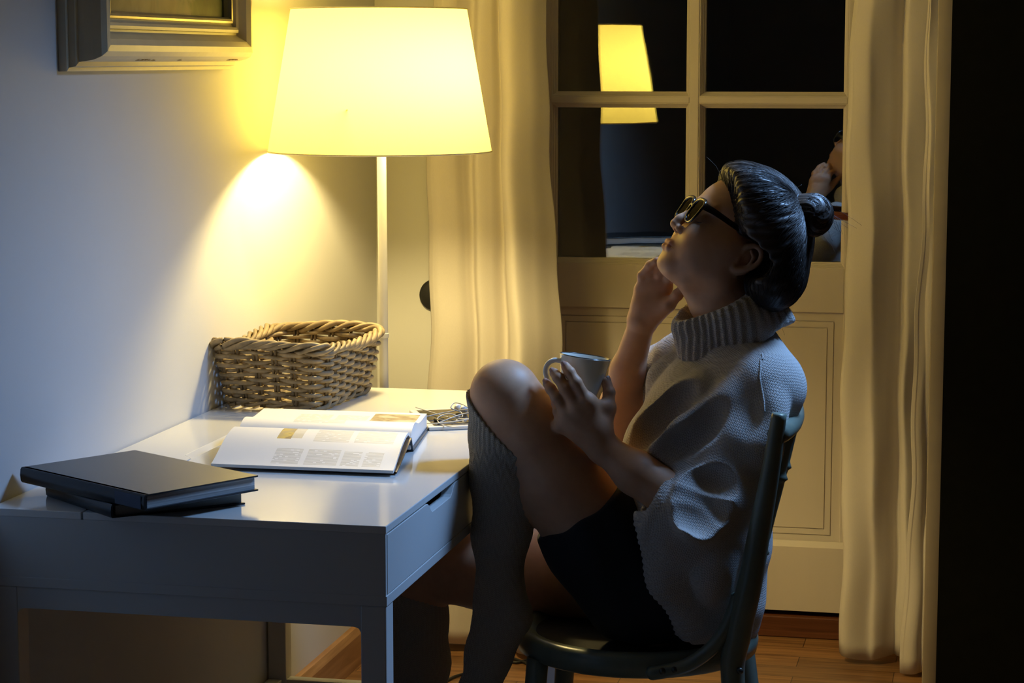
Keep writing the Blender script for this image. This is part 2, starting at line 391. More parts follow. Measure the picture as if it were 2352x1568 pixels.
b = MB(); b.box((-0.019, 0, 0.641), (0.6005, 1.31, 0.6565), 0.001); b.build('bottom_panel', M['deskside'], desk)
for y0 in (0.0075, 0.664):
    y1 = y0 + 0.637; c = (y0 + y1) / 2
    poly = [(y0, 0.6575), (y1, 0.6575), (y1, 0.7465), (c + 0.095, 0.7465), (c + 0.086, 0.7455), (c + 0.078, 0.741), (c + 0.066, 0.7315), (c + 0.058, 0.728),
            (c - 0.058, 0.728), (c - 0.066, 0.7315), (c - 0.078, 0.741), (c - 0.086, 0.7455), (c - 0.095, 0.7465), (y0, 0.7465)]
    b = MB(); b.prism(poly, 0.582, 0.6000, 'x'); b.build('drawer', M['deskside'], desk, bevel=0.0008)
for y0 in (0.0, 1.27):
    for x0 in (-0.018, 0.560):
        b = MB(); b.box((x0, y0 + 0.0015, 0.0), (x0 + 0.039, y0 + 0.040, 0.641), 0.002); b.build('leg', M['deskside'], desk)
    b = MB(); ch = 0.010
    b.prism([(0.021, 0.641), (0.021, 0.600), (0.021 + ch * 0.3, 0.6055), (0.021 + ch, 0.608), (0.560 - ch, 0.608), (0.560 - ch * 0.3, 0.6055), (0.560, 0.600), (0.560, 0.641)], y0 + 0.003, y0 + 0.038, 'y')
    b.build('apron', M['deskside'], desk)
    b = MB(); b.box((0.021, y0 + 0.003, 0.112), (0.560, y0 + 0.030, 0.142), 0.0015); b.build('crossbar', M['deskside'], desk)
b = MB(); b.box((-0.017, 0.041, 0.112), (0.012, 1.27, 0.142), 0.0015); b.build('crossbar', M['deskside'], desk)

# ------------------------------------------------------------------ floor lamp
LX, LY = 0.2165, 1.345
fl = thing('floor_lamp', 'white floor lamp with lit cream drum shade behind the desk', 'lamp', (LX, LY, 0))
b = MB(); b.lathe([(0, 0), (0.13, 0), (0.132, 0.006), (0.128, 0.016), (0.02, 0.022), (0.012, 0.04), (0, 0.04)], (LX, LY, 0)); b.build('base', M['metalwhite'], fl, True, 40)
b = MB(); b.tube([(LX + 0.004, LY, 0.03), (LX + 0.001, LY, 0.864)], 0.0092, 20); b.tube([(LX + 0.001, LY, 0.864), (LX - 0.001, LY, 1.335)], 0.0096, 20); b.build('pole', M['metalwhite'], fl, True, 50)
b = MB(); b.lathe([(0.009, -0.005), (0.0112, -0.004), (0.0112, 0.004), (0.009, 0.005)], (LX + 0.001, LY, 0.864), 24); b.build('collar', M['metalwhite'], fl, True, 40)
b = MB(); b.lathe([(0.0, 0), (0.016, 0), (0.019, 0.008), (0.019, 0.02), (0.0, 0.02)], (LX, LY, 1.312), 24); b.build('socket', M['bulb'], fl, True, 40)
SX = 0.2128
rb, rt, zb, zt = 0.2285, 0.1785, 1.243, 1.5305
b = MB(); n = 24; b.lathe([(rb + (rt - rb) * i / n, zb + (zt - zb) * i / n) for i in range(n + 1)], (SX, LY, 0), 96)
shade = b.build('lamp_shade', M['shade'], fl, True)
for nm, r_, z_ in (('shade_hem', rb, zb), ('shade_hem', rt, zt)):
    b = MB(); b.tube([(SX + r_ * math.cos(2 * math.pi * k / 96), LY + r_ * math.sin(2 * math.pi * k / 96), z_) for k in range(96)], 0.0018, 6, True); b.build(nm, M['shadetrim'], shade, True)
b = MB()
for k in range(3):
    a = 2 * math.pi * k / 3 + 0.5
    rr_ = rb + (rt - rb) * (1.332 - zb) / (zt - zb) - 0.003
    b.tube([(LX, LY, 1.334), (SX + rr_ * math.cos(a), LY + rr_ * math.sin(a), 1.332)], 0.0015, 6)
b.build('shade_carrier', M['metalwhite'], fl, True)

# ------------------------------------------------------------------ picture on the left wall
pic = thing('picture_frame', 'ivory moulded picture frame hanging on the left wall', 'picture', (WX, 0.685, 1.41))
prof = [(0, 0), (0, .014), (.006, .016), (.008, .026), (.015, .029), (.016, .038), (.0185, .052), (.024, .064), (.032, .071), (.042, .072), (.052, .066), (.060, .055), (.064, .050),
        (.068, .050), (.069, .056), (.074, .058), (.079, .055), (.080, .049), (.086, .047)]
def mitre(b, prof, y0, y1, z0, z1):
    vv = []
    for w, d in prof: vv += [(WX + 0.0005 + d, y0 + w, z0 + w), (WX + 0.0005 + d, y1 - w, z0 + w), (WX + 0.0005 + d, y1 - w, z1 - w), (WX + 0.0005 + d, y0 + w, z1 - w)]
    n = len(prof); b.add(vv, [(i * 4 + k, i * 4 + (k + 1) % 4, i * 4 + 4 + (k + 1) % 4, i * 4 + 4 + k) for i in range(n - 1) for k in range(4)])
FY0, FY1, FZ0, FZ1 = 0.298, 1.068, 1.410, 2.02
b = MB(); mitre(b, prof, FY0, FY1, FZ0, FZ1); tag(b.build('moulding', M['frame'], pic), 'ivory painted moulding with chipped edges')
b = MB(); mitre(b, [(.086, .047), (.0865, .051), (.090, .053), (.094, .052), (.097, .046), (.098, .036)], FY0, FY1, FZ0, FZ1); tag(b.build('slip', M['silver'], pic), 'silver gilt inner slip')
# chips of bare wood on the lower rail
bw = mat('bare_wood', (0.32, 0.17, 0.05), 0.8)
for y, s in [(0.505, .004), (0.522, .006), (0.535, .009), (0.552, .004), (0.575, .0035), (0.955, .010), (0.972, .012), (0.99, .008), (0.7, .003)]:
    b = MB(); b.box((WX + 0.047, y, FZ0 + 0.0172), (WX + 0.0545, y + s, FZ0 + 0.0183 + 0.001 * (s > .005))); b.build('paint_chip', bw, pic)
pm = bpy.data.materials.new('oil_painting'); pm.use_nodes = True; nt = pm.node_tree; bs = nt.nodes['Principled BSDF']; bs.inputs['Roughness'].default_value = 0.5
tc = nd(nt, 'ShaderNodeTexCoord'); nz = nd(nt, 'ShaderNodeTexNoise', i_Scale=7.0, i_Detail=8.0, i_Distortion=1.5); vz = nd(nt, 'ShaderNodeSeparateXYZ')
nt.links.new(tc.outputs['Object'], nz.inputs['Vector']); nt.links.new(tc.outputs['Object'], vz.inputs[0])
ma = nd(nt, 'ShaderNodeMath', operation='MULTIPLY_ADD'); ma.inputs[1].default_value = 1.3; nt.links.new(vz.outputs['Y'], ma.inputs[0]); nt.links.new(nz.outputs['Fac'], ma.inputs[2])
cr = nd(nt, 'ShaderNodeValToRGB'); e = cr.color_ramp.elements
e[0].position = 0.2; e[0].color = (0.20, 0.15, 0.10, 1); e[1].position = 0.92; e[1].color = (0.02, 0.035, 0.012, 1)
for p_, c_ in ((0.45, (0.36, 0.28, 0.18, 1)), (0.6, (0.27, 0.25, 0.17, 1)), (0.7, (0.10, 0.13, 0.05, 1))): q = e.new(p_); q.color = c_
nt.links.new(ma.outputs[0], cr.inputs[0]); nt.links.new(cr.outputs[0], bs.inputs['Base Color'])
bp = nd(nt, 'ShaderNodeBump', i_Strength=0.4, i_Distance=0.003); nt.links.new(nz.outputs['Fac'], bp.inputs['Height']); nt.links.new(bp.outputs[0], bs.inputs['Normal'])
box_obj('painting', (WX + 0.030, FY0 + .092, FZ0 + .092), (WX + 0.038, FY1 - .092, FZ1 - .092), pm, pic)
# ------------------------------------------------------------------ wicker basket on the desk
bk = thing('wicker_basket', 'woven willow basket on the far left of the desk', 'basket', (0.108, 1.118, ZT))
def rrect(t, hx, hy, rc):
    """point and outward normal on a rounded rectangle, t in 0..1 by arc length"""
    sx, sy, q = 2 * (hx - rc), 2 * (hy - rc), math.pi * rc / 2
    Ln = 2 * sx + 2 * sy + 4 * q; d = (t % 1) * Ln
    for (L_, f) in [(sx, lambda d: ((-hx + rc + d, -hy), (0, -1))), (q, lambda d: arc(hx - rc, -hy + rc, -90, d)), (sy, lambda d: ((hx, -hy + rc + d), (1, 0))), (q, lambda d: arc(hx - rc, hy - rc, 0, d)),
                    (sx, lambda d: ((hx - rc - d, hy), (0, 1))), (q, lambda d: arc(-hx + rc, hy - rc, 90, d)), (sy, lambda d: ((-hx, hy - rc - d), (-1, 0))), (q, lambda d: arc(-hx + rc, -hy + rc, 180, d))]:
        if d <= L_: return f(d)
        d -= L_
    return f(L_)
BRC = 0.030
def arc(cx, cy, a0, d):
    a = R(a0) + d / BRC; return ((cx + BRC * math.cos(a), cy + BRC * math.sin(a)), (math.cos(a), math.sin(a)))
ba = R(-4); BC = (0.108, 1.118)
def bpt(t, h, off):
    """h: 0 base .. 1 rim"""
    hx = 0.099 + 0.018 * h; hy = 0.140 + 0.021 * h
    (x, y), (nx, ny) = rrect(t, hx, hy, BRC)
    x += nx * off; y += ny * off
    sag = 0.006 * math.sin(2 * math.pi * t * 2 + 0.6) * h
    return (BC[0] + x * math.cos(ba) - y * math.sin(ba), BC[1] + x * math.sin(ba) + y * math.cos(ba), ZT + 0.0062 + 0.116 * h + sag)
NS = 27
b = MB()
for k in range(NS):
    t = (k + 0.5) / NS
    for dt in (-0.0035, 0.0035):
        b.tube([bpt(t + dt, h, 0) for h in (0.0, 0.3, 0.6, 0.9, 1.0)], 0.0033, 6)
b.build('stake', M['wickerdark'], bk, True)
b = MB(); NL = 12
for i in range(NL):
    h0 = 0.10 + 0.78 * i / (NL - 1); ph = random.uniform(0, 6); pts = []; rad = []
    for s in range(NS * 8):
        t = s / (NS * 8)
        off = 0.0062 * math.cos(math.pi * (t * NS - 0.5 + i)) if NS % 2 else 0
        wob = 0.008 * math.sin(2 * math.pi * 3 * t + ph) + 0.007 * math.sin(2 * math.pi * 11 * t + 2 * ph)
        pts.append(bpt(t, h0 + wob, off)); rad.append(0.0043 + 0.0008 * math.sin(2 * math.pi * 7 * t + ph))
    # cut the rod into a few separate withies with butt ends
    n = len(pts); cuts = sorted(random.sample(range(0, n, 8), 3))
    for a_, c_ in zip(cuts, cuts[1:] + [cuts[0] + n]):
        idx = range(a_ - 3, c_ + 3)
        b.tube([pts[q % n] for q in idx], [rad[q % n] * (0.8 + 0.2 * min(1, min(q - a_ + 3, c_ + 2 - q) / 6)) for q in idx], 7)
b.build('weave', M['wicker'], bk, True)
def braid(name, h, rad, amp, turns, nstr):
    b = MB()
    for s in range(nstr):
        n = 300; pts = []; rr_ = []
        for q in range(n):
            t = q / n; a = 2 * math.pi * (turns * t + s / nstr)
            am = amp * (1 + 0.22 * math.sin(2 * math.pi * 5 * t + s * 1.7)); x, y, z = bpt(t, h + 0.018 * math.sin(2 * math.pi * 4 * t + s), am * math.cos(a)); pts.append((x, y, z + am * 0.95 * math.sin(a))); rr_.append(rad * (1 + 0.20 * math.sin(2 * math.pi * 7 * t + s * 2.1)))
        b.tube(pts, rr_, 8, True)
    b.build(name, M['wicker'], bk, True)
braid('rim', 1.0, 0.0048, 0.0075, 9, 4)
braid('bottom_braid', 0.045, 0.0042, 0.005, 10, 2)
b = MB()
for i in range(9):
    x = -0.085 + 0.17 * i / 8
    b.tube([(BC[0] + x * math.cos(ba) - y * math.sin(ba), BC[1] + x * math.sin(ba) + y * math.cos(ba), ZT + 0.0065 + 0.001 * ((i + j) % 2)) for j, y in enumerate(np.linspace(-0.132, 0.132, 12))], 0.0050, 6)
b.build('base', M['wicker'], bk, True)

# ------------------------------------------------------------------ books
def quad_slab(b, C, z0, z1, grow=0.0, mi=0):
    c = np.mean(np.array(C), 0); Q = []
    for p in C:
        d = np.array(p) - c; Q.append(c + d * (1 + grow / np.hypot(*d)))
    b.add([(q[0], q[1], z0) for q in Q] + [(q[0], q[1], z1) for q in Q], [(3, 2, 1, 0), (4, 5, 6, 7)] + [(i, (i + 1) % 4, 4 + (i + 1) % 4, 4 + i) for i in range(4)], mi)
def page_mat(name, col=(0.66, 0.66, 0.66), freq=(0, 0, 1), scale=900):
    m = bpy.data.materials.new(name); m.use_nodes = True; nt = m.node_tree; bs = nt.nodes['Principled BSDF']; bs.inputs['Roughness'].default_value = 0.8
    tc = nd(nt, 'ShaderNodeTexCoord'); mp = nd(nt, 'ShaderNodeMapping'); mp.inputs['Scale'].default_value = (3, 3, scale); nz = nd(nt, 'ShaderNodeTexNoise', i_Scale=1.0, i_Detail=2.0)
    cr = nd(nt, 'ShaderNodeValToRGB'); cr.color_ramp.elements[0].position = 0.3; cr.color_ramp.elements[1].position = 0.65
    cr.color_ramp.elements[0].color = c4([x * 0.45 for x in col]); cr.color_ramp.elements[1].color = c4(col)
    nt.links.new(tc.outputs['Object'], mp.inputs[0]); nt.links.new(mp.outputs[0], nz.inputs['Vector']); nt.links.new(nz.outputs['Fac'], cr.inputs[0]); nt.links.new(cr.outputs[0], bs.inputs['Base Color'])
    return m
M['pageedge'] = page_mat('stacked_page_edges')
def lerp2(a, b_, t): return (a[0] + (b_[0] - a[0]) * t, a[1] + (b_[1] - a[1]) * t)
def hardback(name, label, C, z0, th, cover, spine, pages, group, back=None):
    """C: corners L, B, R, F;  the spine runs along L-F"""
    cx, cy = np.mean([c[0] for c in C]), np.mean([c[1] for c in C])
    t = thing(name, label, 'book', (cx, cy, z0), group)
    for nm, a, c_, mt in (('back_cover', z0, z0 + 0.0028, back or cover), ('front_cover', z0 + th - 0.0028, z0 + th, cover)):
        b = MB(); quad_slab(b, C, a, c_); b.build(nm, mt, t, bevel=0.0006)
    Lp, B_, Rp, F_ = C; k = 0.016
    Pg = [lerp2(Lp, B_, 0.006 / 0.2), lerp2(B_, Lp, k), lerp2(Rp, F_, k), lerp2(F_, Rp, 0.006 / 0.2)]
    Pg = [lerp2(Pg[0], Pg[3], k), lerp2(Pg[1], Pg[2], k), lerp2(Pg[2], Pg[1], k), lerp2(Pg[3], Pg[0], k)]
    b = MB(); quad_slab(b, Pg, z0 + 0.0028, z0 + th - 0.0028); b.build('pages', pages, t)
    s0, s1 = np.array(Lp), np.array(F_); dn = np.array(lerp2(Lp, B_, 1)) - s0; dn = dn / np.hypot(*dn)
    b = MB(); pr = [(0.007, 0), (0.0, 0.0), (-0.0025, 0.12 * th), (-0.0035, 0.5 * th), (-0.0025, 0.88 * th), (0.0, th), (0.007, th), (0.007, th - 0.0025), (0.0015, th - 0.0025), (0.0, 0.5 * th), (0.0015, 0.0025), (0.007, 0.0025)]
    vv = [(e_[0] + dn[0] * u, e_[1] + dn[1] * u, z0 + w) for e_ in (s0, s1) for u, w in pr]; n = len(pr)
    b.add(vv, [tuple(range(n)), tuple(range(n, 2 * n))] + [(i, (i + 1) % n, n + (i + 1) % n, n + i) for i in range(n)])
    b.build('spine', spine, t, True, 40)
    return t
C1 = [(-0.0094, 0.0959, 0.8055)[:2], (0.1041, 0.2742, 0.8055)[:2], (0.3692, 0.1096, 0.8055)[:2], (0.2598, -0.0700, 0.8055)[:2]]
C2 = [(0.0282, 0.1038, 0.7810)[:2], (0.1006, 0.2633, 0.7810)[:2], (0.3488, 0.1071, 0.7810)[:2], (0.1925, -0.0323, 0.7810)[:2]]
tp = hardback('book', 'large black glossy hardback, top of the pair at the near end of the desk', C1, 0.7815, 0.024, M['blackcover'], M['blackcover'], M['pageedge'], 'books stacked on the desk corner')
sA, sB = [lerp2(C1[3], C1[0], q) for q in (0.02, 0.22)]
b = MB(); dn = np.array(C1[1]) - np.array(C1[0]); dn = -dn / np.hypot(*dn) * 0.0040
b.add([(p[0] + dn[0], p[1] + dn[1], z) for z in (0.784, 0.803) for p in (sA, sB)], [(0, 1, 3, 2)]); b.build('spine_print', M['bluespine'], tp)
hardback('book', 'thin dark hardback lying under the large black book', C2, ZT + 0.0002, 0.0208, M['blackcover'], M['blackcover'], M['greycover'], 'books stacked on the desk corner')

# open illustrated book
ob = thing('open_book', 'open illustrated hardback lying in the middle of the desk', 'book', (0.33, 0.60, ZT))
O_ = np.array([0.199, 0.366]); EX = np.array([0.309, 0.005]); EY = np.array([-0.064, 0.462])
def bp3(u, v, z): q = O_ + EX * u + EY * v; return (q[0], q[1], z)
def prof_mesh(name, prof_v, thick, material, u0=0.0, u1=1.0, nu=16, par=ob):
    """prof_v: (v, z of the upper face);  thick: (v) -> z of the lower face"""
    n = len(prof_v); vv = []
    for i in range(nu + 1):
        u = u0 + (u1 - u0) * i / nu
        for v, z in prof_v: vv.append(bp3(u, v, z))
    m_ = len(vv)
    for i in range(nu + 1):
        u = u0 + (u1 - u0) * i / nu
        for v, z in prof_v: vv.append(bp3(u, v, thick(v, z)))
    ff = grid_faces(nu + 1, n) + [tuple(m_ + q for q in f[::-1]) for f in grid_faces(nu + 1, n)]
    for i in range(nu):
        for j in (0, n - 1): a_, c_ = i * n + j, (i + 1) * n + j; ff.append((a_, c_, m_ + c_, m_ + a_))
    for i in (0, nu):
        for j in range(n - 1): a_, c_ = i * n + j, i * n + j + 1; ff.append((a_, c_, m_ + c_, m_ + a_))
    o = mesh(name, vv, ff, material, par, True, autos=35)
    uv = o.data.uv_layers.new(name='page'); v0, v1 = prof_v[0][0], prof_v[-1][0]
    cc = np.array([v[:] for v in vv])[:, :2] - O_; A = np.linalg.inv(np.array([EX, EY]).T); q = (A @ cc.T).T
    for l in o.data.loops: uv.data[l.index].uv = (q[l.vertex_index][0], (q[l.vertex_index][1] - v0) / (v1 - v0))
    return o
def text_page(name, blocks, pics):
    m = bpy.data.materials.new(name); m.use_nodes = True; nt = m.node_tree; bs = nt.nodes['Principled BSDF']; bs.inputs['Roughness'].default_value = 0.5
    L = nt.links.new
    uv = nd(nt, 'ShaderNodeUVMap', uv_map='page'); sp = nd(nt, 'ShaderNodeSeparateXYZ'); L(uv.outputs[0], sp.inputs[0])
    def mth(op, a, b_=None):
        n = nd(nt, 'ShaderNodeMath', operation=op)
        for i, x in enumerate((a, b_)):
            if x is None: continue
            if isinstance(x, (int, float)): n.inputs[i].default_value = x
            else: L(x, n.inputs[i])
        return n.outputs[0]
    def rect(u0, u1, v0, v1):
        a = mth('MULTIPLY', mth('GREATER_THAN', sp.outputs[0], u0), mth('LESS_THAN', sp.outputs[0], u1))
        return mth('MULTIPLY', a, mth('MULTIPLY', mth('GREATER_THAN', sp.outputs[1], v0), mth('LESS_THAN', sp.outputs[1], v1)))
    line = mth('GREATER_THAN', mth('SINE', mth('MULTIPLY', sp.outputs[1], 2 * math.pi * 46)), -0.1)
    mp = nd(nt, 'ShaderNodeMapping'); mp.inputs['Scale'].default_value = (60, 46, 1); L(uv.outputs[0], mp.inputs[0])
    nz = nd(nt, 'ShaderNodeTexWhiteNoise', noise_dimensions='2D'); fl_ = nd(nt, 'ShaderNodeVectorMath', operation='FLOOR'); L(mp.outputs[0], fl_.inputs[0]); L(fl_.outputs[0], nz.inputs['Vector'])
    ink = mth('MULTIPLY', line, mth('GREATER_THAN', nz.outputs['Value'], 0.10))
    msk = None
    for r_ in blocks:
        q = rect(*r_); msk = q if msk is None else mth('MAXIMUM', msk, q)
    ink = mth('MULTIPLY', mth('MULTIPLY', ink, msk), 0.55)
    mx = nd(nt, 'ShaderNodeMix', data_type='RGBA'); mx.inputs[6].default_value = (0.80, 0.79, 0.77, 1); mx.inputs[7].default_value = (0.22, 0.20, 0.17, 1); L(ink, mx.inputs[0]); out = mx.outputs[2]
    for (r_, cols) in pics:
        pn = nd(nt, 'ShaderNodeTexNoise', i_Scale=6.0, i_Detail=3.0); L(uv.outputs[0], pn.inputs['Vector'])
        cr = nd(nt, 'ShaderNodeValToRGB'); cr.color_ramp.elements[0].position = 0.38; cr.color_ramp.elements[1].position = 0.62
        cr.color_ramp.elements[0].color = c4(cols[0]); cr.color_ramp.elements[1].color = c4(cols[-1])
        for i_, c_ in enumerate(cols[1:-1]): q = cr.color_ramp.elements.new(0.45 + 0.08 * i_); q.color = c4(c_)
        L(pn.outputs['Fac'], cr.inputs[0])
        m2 = nd(nt, 'ShaderNodeMix', data_type='RGBA'); L(rect(*r_), m2.inputs[0]); L(out, m2.inputs[6]); L(cr.outputs[0], m2.inputs[7]); out = m2.outputs[2]
    L(out, bs.inputs['Base Color']); return m
pn = text_page('printed_page_near', [(0.32, 0.47, 0.06, 0.36), (0.50, 0.68, 0.06, 0.36), (0.70, 0.80, 0.06, 0.34), (0.82, 0.92, 0.06, 0.34), (0.50, 0.70, 0.52, 0.86), (0.73, 0.95, 0.52, 0.86)],
               [((0.29, 0.37, 0.56, 0.90), [(0.16, 0.10, 0.05), (0.50, 0.34, 0.06), (0.30, 0.22, 0.14)]), ((0.37, 0.43, 0.58, 0.90), [(0.55, 0.50, 0.42), (0.7, 0.66, 0.58)])])
pf = text_page('printed_page_far', [(0.26, 0.46, 0.45, 0.80), (0.49, 0.68, 0.45, 0.80), (0.3, 0.6, 0.16, 0.36)], [((0.70, 0.97, 0.42, 0.92), [(0.50, 0.42, 0.30), (0.26, 0.17, 0.08), (0.12, 0.05, 0.02), (0.42, 0.33, 0.18)])])
near_prof = [(v, 0.7705 + 0.030 * math.sin(min(1.0, v / 0.40) * math.pi / 2) ** 1.3 - (0.010 * ((v - 0.40) / 0.07) ** 2 if v > 0.40 else 0)) for v in np.linspace(0.0, 0.465, 20)]
far_prof = [(v, 0.790 + 0.012 * math.exp(-((v - 0.60) / 0.10) ** 2) - (0.010 * ((0.54 - v) / 0.06) ** 2 if v < 0.54 else 0)) for v in np.linspace(0.475, 0.985, 22)]
prof_mesh('page_block', near_prof, lambda v, z: z - 0.0050, pn, 0.0, 1.0)
prof_mesh('page_block', far_prof, lambda v, z: 0.7655, pf, 0.0, 1.0)
prof_mesh('cover', [(v, 0.7645 + 0.0235 * min(1.0, v / 0.42) ** 1.15) for v in np.linspace(-0.012, 0.45, 12)], lambda v, z: max(z - 0.0030, ZT + 0.0004), M['brown'], -0.008, 1.012)
prof_mesh('cover', [(v, 0.7652) for v in np.linspace(0.50, 1.0, 3)], lambda v, z: ZT + 0.0004, M['blackcover'], -0.008, 1.012)
prof_mesh('spine', [(0.447, 0.7885), (0.455, 0.7880), (0.475, 0.776), (0.50, 0.7652)], lambda v, z: max(z - 0.003, ZT + 0.0004), M['blackcover'], -0.008, 1.012)

# tablet and earphones
tb = thing('tablet', 'white tablet with dark screen lying flat on the desk', 'tablet', (0.44, 0.93, ZT))
TA = np.array([0.452, 0.814]); tx = np.array([0.942, 0.336]); ty = np.array([-0.336, 0.942]) * 0.205
ty = np.array([-0.087, 0.186]); tx = np.array([0.905, 0.425]) * 0.140
def tq(m_): return [tuple(TA + tx * u + ty * v) for u, v in ((m_, m_ * .7), (1 - m_, m_ * .7), (1 - m_, 1 - m_ * .7), (m_, 1 - m_ * .7))]
b = MB(); quad_slab(b, tq(0.0), ZT + 0.0003, ZT + 0.0072); b.build('body', M['tabletbody'], tb, bevel=0.002)
b = MB(); quad_slab(b, tq(0.085), ZT + 0.0066, ZT + 0.0075); b.build('screen', M['glassdark'], tb)
ep = thing('earphones', 'white wired earphones tangled on top of the tablet', 'earphones', (0.46, 0.93, ZT + 0.008))
b = MB(); r_ = np.random.default_rng(5)
loops = [(0.3771, 1.0028, 0.7720), (0.4184, 0.9592, 0.7710), (0.4638, 0.9129, 0.7700), (0.5055, 0.8953, 0.7710), (0.5183, 0.9284, 0.7760), (0.5032, 0.9392, 0.7820), (0.4634, 0.9478, 0.7760), (0.4275, 0.9077, 0.7720), (0.4168, 0.8757, 0.7710), (0.4457, 0.8379, 0.7700),
         (0.4896, 0.8427, 0.7740), (0.5259, 0.8789, 0.7800), (0.4935, 0.9277, 0.7900), (0.4680, 0.9466, 0.7920), (0.4637, 0.9334, 0.7840), (0.4772, 0.9531, 0.7740), (0.4875, 0.9181, 0.7700), (0.4630, 0.9162, 0.7760), (0.4481, 0.8928, 0.7710), (0.4699, 0.8363, 0.7695), (0.5052, 0.8127, 0.7690),
         (0.5345, 0.8426, 0.7700), (0.5343, 0.8954, 0.7720), (0.5109, 0.9245, 0.7780), (0.4875, 0.9112, 0.7760), (0.4657, 0.8724, 0.7700), (0.4583, 0.8369, 0.7690)]
b.tube(spline(loops, 10), 0.0011, 6); b.build('cable', M['cablegrey'], ep, True)
for q in ((1052, 934), (1064, 938)):
    b = MB(); pos = {1052: (0.4630, 0.9904, 0.7760), 1064: (0.4780, 0.9776, 0.7760)}[q[0]]
    b.lathe([(0, -.006), (.005, -.005), (.0075, 0), (.006, .005), (0, .007)], pos, 16, axis=(-.5, -.6, .5)); b.tube([pos, (pos[0] + .004, pos[1] + .004, pos[2] - .0055)], 0.0018, 8); b.build('earbud', M['whiteplastic'], ep, True, 60)
b = MB(); b.tube([(0.4448, 0.8830, 0.7700), (0.4606, 0.8662, 0.7700)], 0.0026, 8); tag(b.build('cable_splitter', M['blackplastic'], ep, True), 'dark cable splitter')

# cords on the floor
cd = thing('power_cord', 'black power cord coiled on the floor under the curtain', 'cord', (0.36, 2.0, 0))
b = MB(); b.tube(spline([(0.2837, 2.0974, 0.0040), (0.3302, 2.0347, 0.0040), (0.3766, 1.9934, 0.0040), (0.4125, 1.9587, 0.0050), (0.4193, 2.0073, 0.0060), (0.3969, 2.0742, 0.0060), (0.3621, 2.1110, 0.0050), (0.3190, 2.1341, 0.0040)], 8), 0.0038, 8); b.build('cord', M['cableblack'], cd, True)
b = MB(); b.tube(spline([(0.2302, 1.7899, 0.0040), (0.2434, 1.8411, 0.0040), (0.2653, 1.8799, 0.0040), (0.2873, 1.9424, 0.0040), (0.3158, 2.0036, 0.0040), (0.3563, 1.9889, 0.0040), (0.3819, 2.0185, 0.0050)], 8), 0.0034, 8); b.build('cord', M['cableblack'], cd, True)
# ------------------------------------------------------------------ bentwood chair
ch = thing('bentwood_chair', 'olive green bentwood chair the woman sits on', 'chair', (0.862, 0.655, 0))
SC = (0.862, 0.655)
def ring(cx, cy, rx, ry, z, n=72): return [(cx + rx * math.cos(2 * math.pi * k / n), cy + ry * math.sin(2 * math.pi * k / n), z) for k in range(n)]
n = 96; vv = []; prf = [(0.170, 0.424), (0.200, 0.423), (0.209, 0.428), (0.212, 0.445), (0.210, 0.458), (0.203, 0.464), (0.190, 0.465), (0.182, 0.461), (0.178, 0.455), (0.170, 0.450)]
b = MB(); b.lathe(prf, (0, 0, 0), 96, closed=True); b.v = [(SC[0] + v[0] * 0.985, SC[1] + v[1] * 0.97, v[2]) for v in b.v]; b.build('seat_rim', M['chair'], ch, True)
b = MB(); b.lathe([(0, 0.450), (0.176, 0.454), (0.180, 0.452), (0.180, 0.446), (0, 0.446)], (0, 0, 0), 64); b.v = [(SC[0] + v[0], SC[1] + v[1] * 0.97, v[2]) for v in b.v]; b.build('seat', M['chairseat'], ch, True, 40)
near_post = [(1.1240, 0.4180, 0.8772), (1.1127, 0.4200, 0.7931), (1.0972, 0.4240, 0.7007), (1.0799, 0.4300, 0.5995), (1.0624, 0.4400, 0.5176), (1.0532, 0.4440, 0.4368), (1.078, .446, .25), (1.10, .445, .0)]
rad = [0.0120, 0.0145, 0.0175, 0.0200, 0.0215, 0.0195, 0.017, 0.0135]
def post(pts, name):
    q = spline(pts, 10); rr_ = np.interp(np.arange(len(q)) / 10, range(len(rad)), rad)
    q = [q[0] + (q[0] - q[1]) * 0.12] + list(q); rr_ = [rr_[0] * 0.6] + list(rr_)
    q = [q[0] + (q[0] - q[1]) * 0.5] + q; rr_ = [0.002] + rr_
    b = MB(); b.tube(q, rr_, 16); b.build(name, M['chair'], ch, True)
post(near_post, 'back_post')
far_post = [(x - 0.035, 1.30 - y, z) for x, y, z in near_post]
post(far_post, 'back_post')
def rail(z0, zc, bul, r0, name, k):
    a = np.array(spline(near_post, 10)); f = np.array(spline(far_post, 10))
    i = int(np.argmin(abs(a[:, 2] - z0))); A_, F_ = a[i], f[int(np.argmin(abs(f[:, 2] - z0)))]
    pts = []
    for t in np.linspace(0, 1, 25):
        p = A_ * (1 - t) + F_ * t; w = math.sin(math.pi * t) ** 0.7; pts.append((p[0] + bul * w, p[1], p[2] + zc * w))
    b = MB(); b.tube(pts, r0, 14); b.build(name, M['chair'], ch, True); return pts
up = rail(0.846, -0.006, 0.026, 0.0155, 'top_rail', 0)
lo = rail(0.545, -0.004, 0.005, 0.0155, 'lower_rail', 0)
for t in (6, 12, 18):
    A_, B_ = np.array(lo[t]), np.array(up[t]); pts = [A_ + (B_ - A_) * s for s in np.linspace(0, 1, 61)]; rr_ = []
    for s in np.linspace(0, 1, 61):
        r_ = 0.0095 + 0.003 * math.sin(math.pi * s)
        for c_ in (0.30, 0.72): r_ += 0.0055 * math.exp(-((s - c_) / 0.014) ** 2)
        rr_.append(r_)
    b = MB(); b.tube(pts, rr_, 14); b.build('spindle', M['chair'], ch, True)
